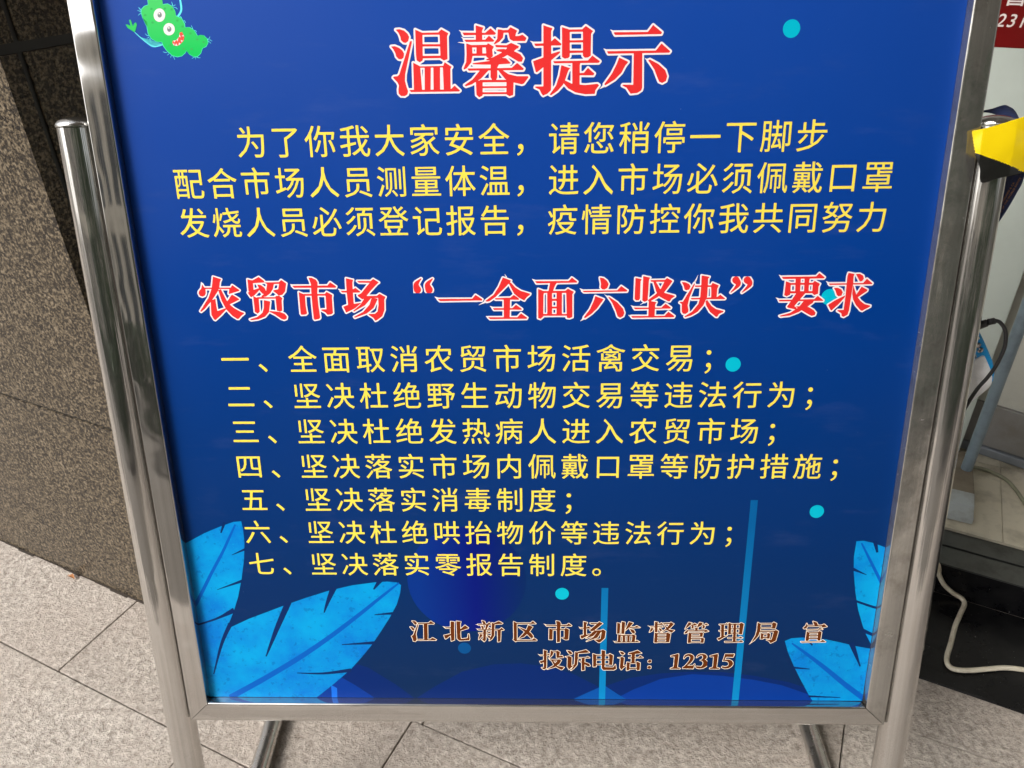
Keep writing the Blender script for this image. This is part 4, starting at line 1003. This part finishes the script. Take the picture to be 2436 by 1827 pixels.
def fat_glyph(ch, off, step=.0105):
    """the glyph's outline widened by off (em), re-meshed from its distance field"""
    if ch not in FAT:
        gv, gf = glyph(ch, 0.0); P2 = np.array([(v.x, v.y) for v in gv]); key = {}; idx = []
        for p in P2: idx.append(key.setdefault((round(p[0], 5), round(p[1], 5)), len(key)))
        pos = np.array(list(key.keys())); cnt = {}
        for f in gf:
            for a, b in zip(f, f[1:] + f[:1]):
                a, b = idx[a], idx[b]
                if a != b: cnt[(min(a, b), max(a, b))] = cnt.get((min(a, b), max(a, b)), 0) + 1
        ed = [e for e, c in cnt.items() if c == 1]
        x0, y0 = pos.min(0) - .05; x1, y1 = pos.max(0) + .05
        nx, ny = int((x1 - x0) / step) + 2, int((y1 - y0) / step) + 2
        X, Y = np.meshgrid(x0 + np.arange(nx) * step, y0 + np.arange(ny) * step + 1e-7); Q = np.stack([X.ravel(), Y.ravel()], 1)
        d = np.full(len(Q), 1e9); ins = np.zeros(len(Q), bool)
        for i, j in ed:
            a, b = pos[i], pos[j]; e = b - a; w = Q - a; tt = np.clip((w @ e) / max(e @ e, 1e-12), 0, 1); q = w - tt[:, None] * e
            d = np.minimum(d, (q * q).sum(1))
            if e[1] != 0: ins ^= ((Q[:, 1] >= a[1]) != (Q[:, 1] >= b[1])) & (Q[:, 0] < a[0] + (Q[:, 1] - a[1]) / e[1] * e[0])
        d = np.where(ins, -np.sqrt(d), np.sqrt(d)).reshape(ny, nx); V, F = [], []
        march(d, x0 * 1, y0, step, off, None, V, F); FAT[ch] = (V, F)
    return FAT[ch]
def plain_text(name, lines, sx, sy, off, m):
    V, F = [], []; layer[0] = 60; d = sheet_d()
    for txt, x0, pitch, y0 in lines:
        for i, ch in enumerate(txt):
            gv, gf = fat_glyph(ch, off); n = len(V)
            dx = x0 + i * pitch; dy = y0 - .0021 * (i * pitch / .75)
            if ch == '；': dx += .0014
            if ch == '、': dx += .003
            V += [S(dx + x * sx, dy + y * sy, d) for x, y in gv]; F += [tuple(i_ + n for i_ in f) for f in gf]
    o = obj(name, V, F, m); sub(o); return o
for ln in LINES[:3]: plain_text('paragraph_line', [ln], .0332, .0335, .0035, INK['yellow'])
for ln in LINES[3:]: plain_text('list_line', [ln], .0338, .0337, .0035, INK['yellow'])

# ------------------------------------------------------------------ things at the entrance on the right
ZF = .082
BF = Vector((1.0388, .9138, ZF))
def board_pt(s, z, out=0.0): return BF + uS * s - nS * out + UP * (z - ZF)
pb = thing('poster_board', 'pale standing poster board with a dark red band of white writing', 'poster', board_pt(-.35, ZF))
bm = bmesh.new(); frame_box(bm, BF, uS, nS, UP, -.78, 0, 0, .006, 0, 1.62); bev(bmobj('board', bm, BOARD, pb), .001, 1)
bm = bmesh.new(); frame_box(bm, BF, uS, nS, UP, -.78, 0, -.0008, -.0003, .916, 1.35); bmobj('header_band', bm, HEADER, pb)
V, F = [], []
def board_text(ch, s, z, sx, sz, shear=0.0, off=.0):
    gv, gf = glyph(ch, off); n = len(V)
    for v in gv: V.append(board_pt(s + (v.x + v.y * shear) * sx, z + v.y * sz, .0011))
    F.extend(tuple(i + n for i in f) for f in gf)
for k, ch in enumerate('12315'):
    board_text(ch, -.2005 + k * .0172, 1.0335, .030, .0315, .16, .008)
for k, ch in enumerate('监督'): board_text(ch, -.2240 + k * .0430, 1.0725, .040, .040, .0, .010)
obj('lettering', V, F, mat('board_white_letters', lin(242, 232, 228), .4), pb)

R0 = Vector((1.0636, .9409, ZF)); dR = Vector((.7909, -.6119, 0)); nR = Vector((.6119, .7909, 0))
dl = thing('door_leaf', 'off-white door leaf with a grey bottom rail behind the pole', 'door', R0 + dR * .2)
bm = bmesh.new(); frame_box(bm, R0, dR, nR, UP, -.35, .75, .006, .03, .140, 2.1); bmobj('door_panel', bm, DOORWHITE, dl)
bm = bmesh.new(); frame_box(bm, R0, dR, nR, UP, -.35, .75, 0, .036, .026, .139); r1 = bev(bmobj('bottom_rail', bm, RAIL, dl), .003, 2)
bm = bmesh.new(); frame_box(bm, R0, dR, nR, UP, -.35, .75, -.006, .036, .0015, .0245); bev(bmobj('rail_lip', bm, RAILLOW, dl), .003, 2)

bp = thing('barrier_post', 'blue-grey metal pole standing on a scuffed heavy base', 'post', (1.009, .822, ZF))
FB = Vector((.9544, .6644, ZF)); vB = Vector((.405, .9143, 0)); uB = Vector((.9143, -.405, 0))
bm = bmesh.new()
prof = [(0, .0005), (0, .013), (.004, .016), (.030, .021), (.034, .0245), (.074, .030), (.235, .030), (.235, .0005)]
prism(bm, [FB - uB * .16 + vB * a + UP * b for a, b in prof], uB * .16); o = bmobj('base', bm, [BASEPAINT, BASETOP], bp)
for p in o.data.polygons:
    c = (o.data.vertices[p.vertices[0]].co + Vector((0, 0, 0)))
    if p.normal.z > .95 and p.area > .015: p.material_index = 1
bev(o, .002, 2)
bm = bmesh.new(); tube(bm, [(1.0085, .8225, ZF + .030), (1.0085, .8225, .5), (1.0085, .8225, 1.25)], .0122, 28); bmobj('pole', bm, POLE, bp, True, 50)

# cables
def cable(name, pts, r, m, label, cat, seg=10):
    bm = bmesh.new(); tube(bm, catmull(pts, 8), r, seg); o = bmobj(name, bm, m, None, True, 60); tag(o, label, cat); return o
CABLEWHITE = dirty('cable_white', lin(224, 216, 196), lin(170, 155, 128), 26, .45)
cable('power_cable', [(.805, .60, .092), (.822, .560, .0905), (.8315, .545, .078), (.8388, .5445, .0551), (.8525, .5385, .0324), (.8700, .5300, .0180), (.8860, .5195, .0115), (.886, .507, .0088), (.8655, .4811, .0088), (.8412, .4502, .0088), (.8152, .4105, .0088), (.7924, .3771, .0088), (.786, .3586, .0088), (.7946, .3484, .0088), (.82, .3463, .0088), (.8593, .35, .0088), (.8888, .3524, .0088), (.9229, .3481, .0088), (1.0, .33, .0088), (1.15, .30, .006)], .0048, CABLEWHITE,
      'white power cable bending down the black step and along its foot', 'cable')
cable('floor_hose', [(.98, .885, .087), (1.02, .87, .087), (1.0552, .8577, .087), (1.0701, .8519, .087), (1.0861, .8366, .087), (1.1, .8178, .087), (1.1048, .7957, .087), (1.104, .7634, .087), (1.1016, .7356, .087), (1.10, .68, .087), (1.13, .60, .087)], .0042,
      dirty('hose_grey', lin(150, 150, 128), lin(120, 116, 96), 20, .5), 'thin grey hose curving over the cream indoor floor by the pole', 'hose')

# portable speaker hanging behind the right post
spk = thing('portable_speaker', 'small bright blue portable speaker with a white grille hanging behind the post', 'speaker', (.50, .185, .73))
OUT = [(.5106, .8286), (.5193, .8167), (.5302, .8006), (.5382, .7884), (.5453, .7738), (.5472, .7623), (.5451, .7517), (.5368, .741), (.5261, .729), (.5123, .7236), (.4936, .739), (.4683, .7868), (.4658, .8122), (.4786, .8308), (.4928, .8375), (.5030, .8345)]
bm = bmesh.new(); prism(bm, [(x, .172, z) for x, z in OUT], (0, .034, 0))
o = bev(bmobj('body', bm, mat('speaker_blue', lin(0, 158, 232), .3), spk), .004, 3)
GR = [(.5125, .7906), (.5225, .7974), (.5250, .7966), (.5362, .7801), (.5426, .7676), (.5442, .7591), (.5426, .7528), (.5352, .7421), (.5261, .7315), (.5129, .7270), (.4975, .7405), (.4790, .7745)]
gm = mat('speaker_grille', lin(240, 242, 244), .5); wv = N(gm, 'ShaderNodeTexWave'); wv.inputs['Scale'].default_value = 160; wv.bands_direction = 'Z'
Lk(gm, coords(gm), wv.inputs['Vector']); Lk(gm, bump(gm, wv.outputs['Fac'], .0006, .6), B(gm).inputs['Normal'])
bm = bmesh.new(); prism(bm, [(x, .1705, z) for x, z in GR], (0, .004, 0)); bev(bmobj('grille', bm, gm, spk), .001, 2)
for x, z in ((.5081, .8203), (.5123, .8113), (.5170, .8050), (.5118, .7965)):
    bm = bmesh.new(); tube(bm, [(x, .1725, z), (x, .1700, z), (x, .1688, z)], [.0034, .0034, .0022], 16); bmobj('button', bm, mat('chrome_button', (.5, .5, .52, 1), .15, 1), spk, True, 40)
BLK = mat('black_plastic', (.012, .012, .013, 1), .35)
cord = thing('charging_cord', 'black charging cord with its plug pushed into the blue speaker', 'cord', (.508, .15, .74))
bm = bmesh.new(); tube(bm, [(.4860, .158, .8390), (.4926, .155, .8445), (.5010, .150, .8515)], [.0048, .0052, .0040], 12); bev(bmobj('plug', bm, BLK, cord), .001, 2)
bm = bmesh.new()
for k in range(4):
    c = Vector((.5022, .150, .8525)).lerp(Vector((.5082, .150, .8537)), k / 3.5); e = Vector((.0014, 0, .0004)); tube(bm, [c - e * .4, c + e * .4], .0036, 12)
tube(bm, [(.5012, .150, .8520), (.5090, .150, .8537)], .0026, 10); bmobj('strain_relief', bm, BLK, cord)
bm = bmesh.new(); tube(bm, catmull([(.5070, .150, .8537), (.5095, .150, .8538), (.5144, .150, .8516), (.5217, .150, .844), (.5263, .150, .8335), (.529, .150, .821), (.5286, .150, .8062), (.5262, .150, .7923), (.5217, .150, .7791), (.5165, .150, .7678), (.5122, .150, .7531), (.5098, .150, .7404), (.5077, .152, .723), (.507, .155, .70), (.51, .17, .60), (.53, .26, .40), (.60, .42, .10), (.66, .46, .02)], 8), .0021, 12)
bmobj('wire', bm, BLK, cord, True)

# navy lanyard looped over the top of the right post
def strap():
    OU = [(.9080, .7405), (.9162, .7425), (.9307, .7450), (.9442, .7484), (.9528, .7471), (.9596, .7412), (.9665, .7192), (.9689, .6914), (.9676, .6725), (.9638, .6611), (.9582, .6438), (.9524, .6272), (.9480, .6170)]
    IN = [(.9120, .7400), (.9238, .7413), (.9348, .7375), (.9424, .7319), (.9473, .7314), (.9515, .7286), (.9554, .7176), (.9565, .7009), (.9521, .6831), (.9453, .6728), (.9449, .6584), (.9449, .6439), (.9440, .6230)]
    DO = [-.038, -.040, -.044, -.048, -.052, -.050, -.040, -.032, -.030, -.030, -.032, -.036, -.040]
    DI = [-.036, -.036, -.030, -.024, -.022, -.022, -.024, -.028, -.036, -.040, -.042, -.042, -.042]
    o3 = catmull([(a, b, c) for (a, b), c in zip(OU, DO)], 8); i3 = catmull([(a, b, c) for (a, b), c in zip(IN, DI)], 8)
    V, F = [], []; K = 13
    for a, b in zip(o3, i3):
        for k in range(K):
            p = a.lerp(b, k / (K - 1)); V.append(S(p.x, p.y, p.z + (.0005 if k % 2 else 0)))
    for j in range(len(o3) - 1):
        for k in range(K - 1): F.append((j * K + k, j * K + k + 1, (j + 1) * K + k + 1, (j + 1) * K + k))
    m = dirty('navy_webbing', lin(38, 52, 96), lin(20, 28, 58), 40, .7)
    e = thing('lanyard_strap', 'ribbed navy fabric strap looped over the top of the right post', 'strap', S(.93, .60, -.03))
    o = obj('webbing', V, F, m, e); sd = o.modifiers.new('solid', 'SOLIDIFY'); sd.thickness = .0012
    # two lines of small gold print running up the strap
    VV, FF = [], []
    a0 = Vector((.9480, .6500)); dirv = Vector((.9566 - .9481, .6688 - .6487)).normalized(); nrm = Vector((-dirv.y, dirv.x))
    for row, txt in enumerate(('DESIGNED & CA', 'AL OF THE WORLD ENTITE')):
        adv = 0.0
        for ch in txt:
            if ch != ' ':
                gv, gf = glyph(ch, .006); n = len(VV); w = max(v.x for v in gv)
                for v in gv:
                    q = a0 + dirv * (adv + v.x * .0030 - row * .010) - nrm * (row * .0036 - v.y * .0030); VV.append(S(q.x, q.y, -.0255))
                FF.extend(tuple(i + n for i in f) for f in gf); adv += w * .0030 + .0002
            else: adv += .0009
    obj('lettering', VV, FF, mat('gold_print', lin(170, 120, 62), .5), e)
strap()

# yellow and black barrier tape stuck round the post and running off to the right
def tape():
    nx, ny = 110, 60; V, F, mi = [], [], []
    top = [(.8885, .7232), (.9012, .7261), (.9150, .7298), (.9321, .7352), (.99, .752), (1.10, .775)]
    bot = [(.8943, .6972), (.8986, .6882), (.9033, .6740), (.9205, .6782), (.9420, .6815), (.99, .690), (1.10, .716)]
    tp = catmull([(a, b, 0) for a, b in top], 30); bt = catmull([(a, b, 0) for a, b in bot], 30)
    def at(P, f): x = f * (len(P) - 1); i = min(int(x), len(P) - 2); return P[i].lerp(P[i + 1], x - i)
    divp = [(.8935, .7025), (.9041, .6988), (.9176, .6942), (.9414, .6849), (.99, .664), (1.1, .62)]
    def div(x):
        for (a, b), (c, d) in zip(divp[:-1], divp[1:]):
            if x <= c: return b + (d - b) * (x - a) / (c - a)
        return 0
    rnd = random.Random(5)
    for i in range(nx + 1):
        f = (i / nx) ** 1.35
        for j in range(ny + 1):
            g = j / ny; p = at(tp, f).lerp(at(bt, f), g)
            if i == 0: p.x += .0007 * math.sin(j * .9) + .0003 * math.sin(j * 2.3)
            dx = p.x - .9186; dpost = -.0125 + math.sqrt(max(.0190 ** 2 - dx * dx, 0)) if abs(dx) < .0190 else -.0125
            d = min(.0068, .0030 + max(0, p.x - .8885) * .45)
            if p.x > .928: d = .0068 - (p.x - .928) * .2
            d += .0009 * abs(math.sin(p.x * 37 + p.y * 95 + .4)) + .0005 * abs(math.sin(p.x * 71 - p.y * 49)) + .0010 * math.sin(g * 4 + p.x * 40) + .0024 * g * (1 - g)
            V.append(S(p.x, p.y, d + .0012))
    n = ny + 1
    for i in range(nx):
        for j in range(ny):
            F.append((i * n + j, (i + 1) * n + j, (i + 1) * n + j + 1, i * n + j + 1))
            # printed stripe: the diagonal border between yellow and black
            q = V[i * n + j]; x = q.x + .45; vv = (q.z - H0) * CL + q.y * SL
            mi.append(1 if vv < div(x) else 0)
    ym = mat('tape_yellow', lin(246, 214, 14), .25, 0, .6); bk = mat('tape_black', (.014, .014, .013, 1), .22, 0, .6)
    o = obj('barrier_tape', V, F, None, None, [ym, bk], mi, True)
    sd = o.modifiers.new('solid', 'SOLIDIFY'); sd.thickness = .0003
    tag(o, 'yellow and black plastic barrier tape wrapped round the right post', 'barrier tape')
tape()

# small litter
def leaf_bit(name, loc, rz, l, w, m, label, cat):
    V = []; F = []; k = 8
    for i in range(k + 1):
        t = i / k; ww = w * math.sin(math.pi * min(.98, t + .02)) ** .8; z = .002 + .005 * math.sin(t * 5)
        V += [(-ww, t * l, z + .003), (0, t * l, z), (ww, t * l, z + .0035)]
    for i in range(k):
        for q in (0, 1): F.append((i * 3 + q, i * 3 + q + 1, i * 3 + q + 4, i * 3 + q + 3))
    o = obj(name, V, F, m, None, smooth=True); o.location = loc; o.rotation_euler = (0, 0, rz); tag(o, label, cat); return o
DRY = dirty('dry_leaf', lin(176, 118, 70), lin(110, 70, 40), 60, .8)
leaf_bit('dry_leaf', (-1.012, .575, .001), 1.0, .030, .005, DRY, 'curled brown dry leaf at the foot of the granite wall', 'leaf')
bm = bmesh.new(); tube(bm, [(-.262, .288, .004), (-.256, .262, .006), (-.250, .240, .004)], [.003, .004, .003], 8)
o = bmobj('twig', bm, DRY, None, True); tag(o, 'short dry brown twig lying on the paving under the notice frame', 'twig')
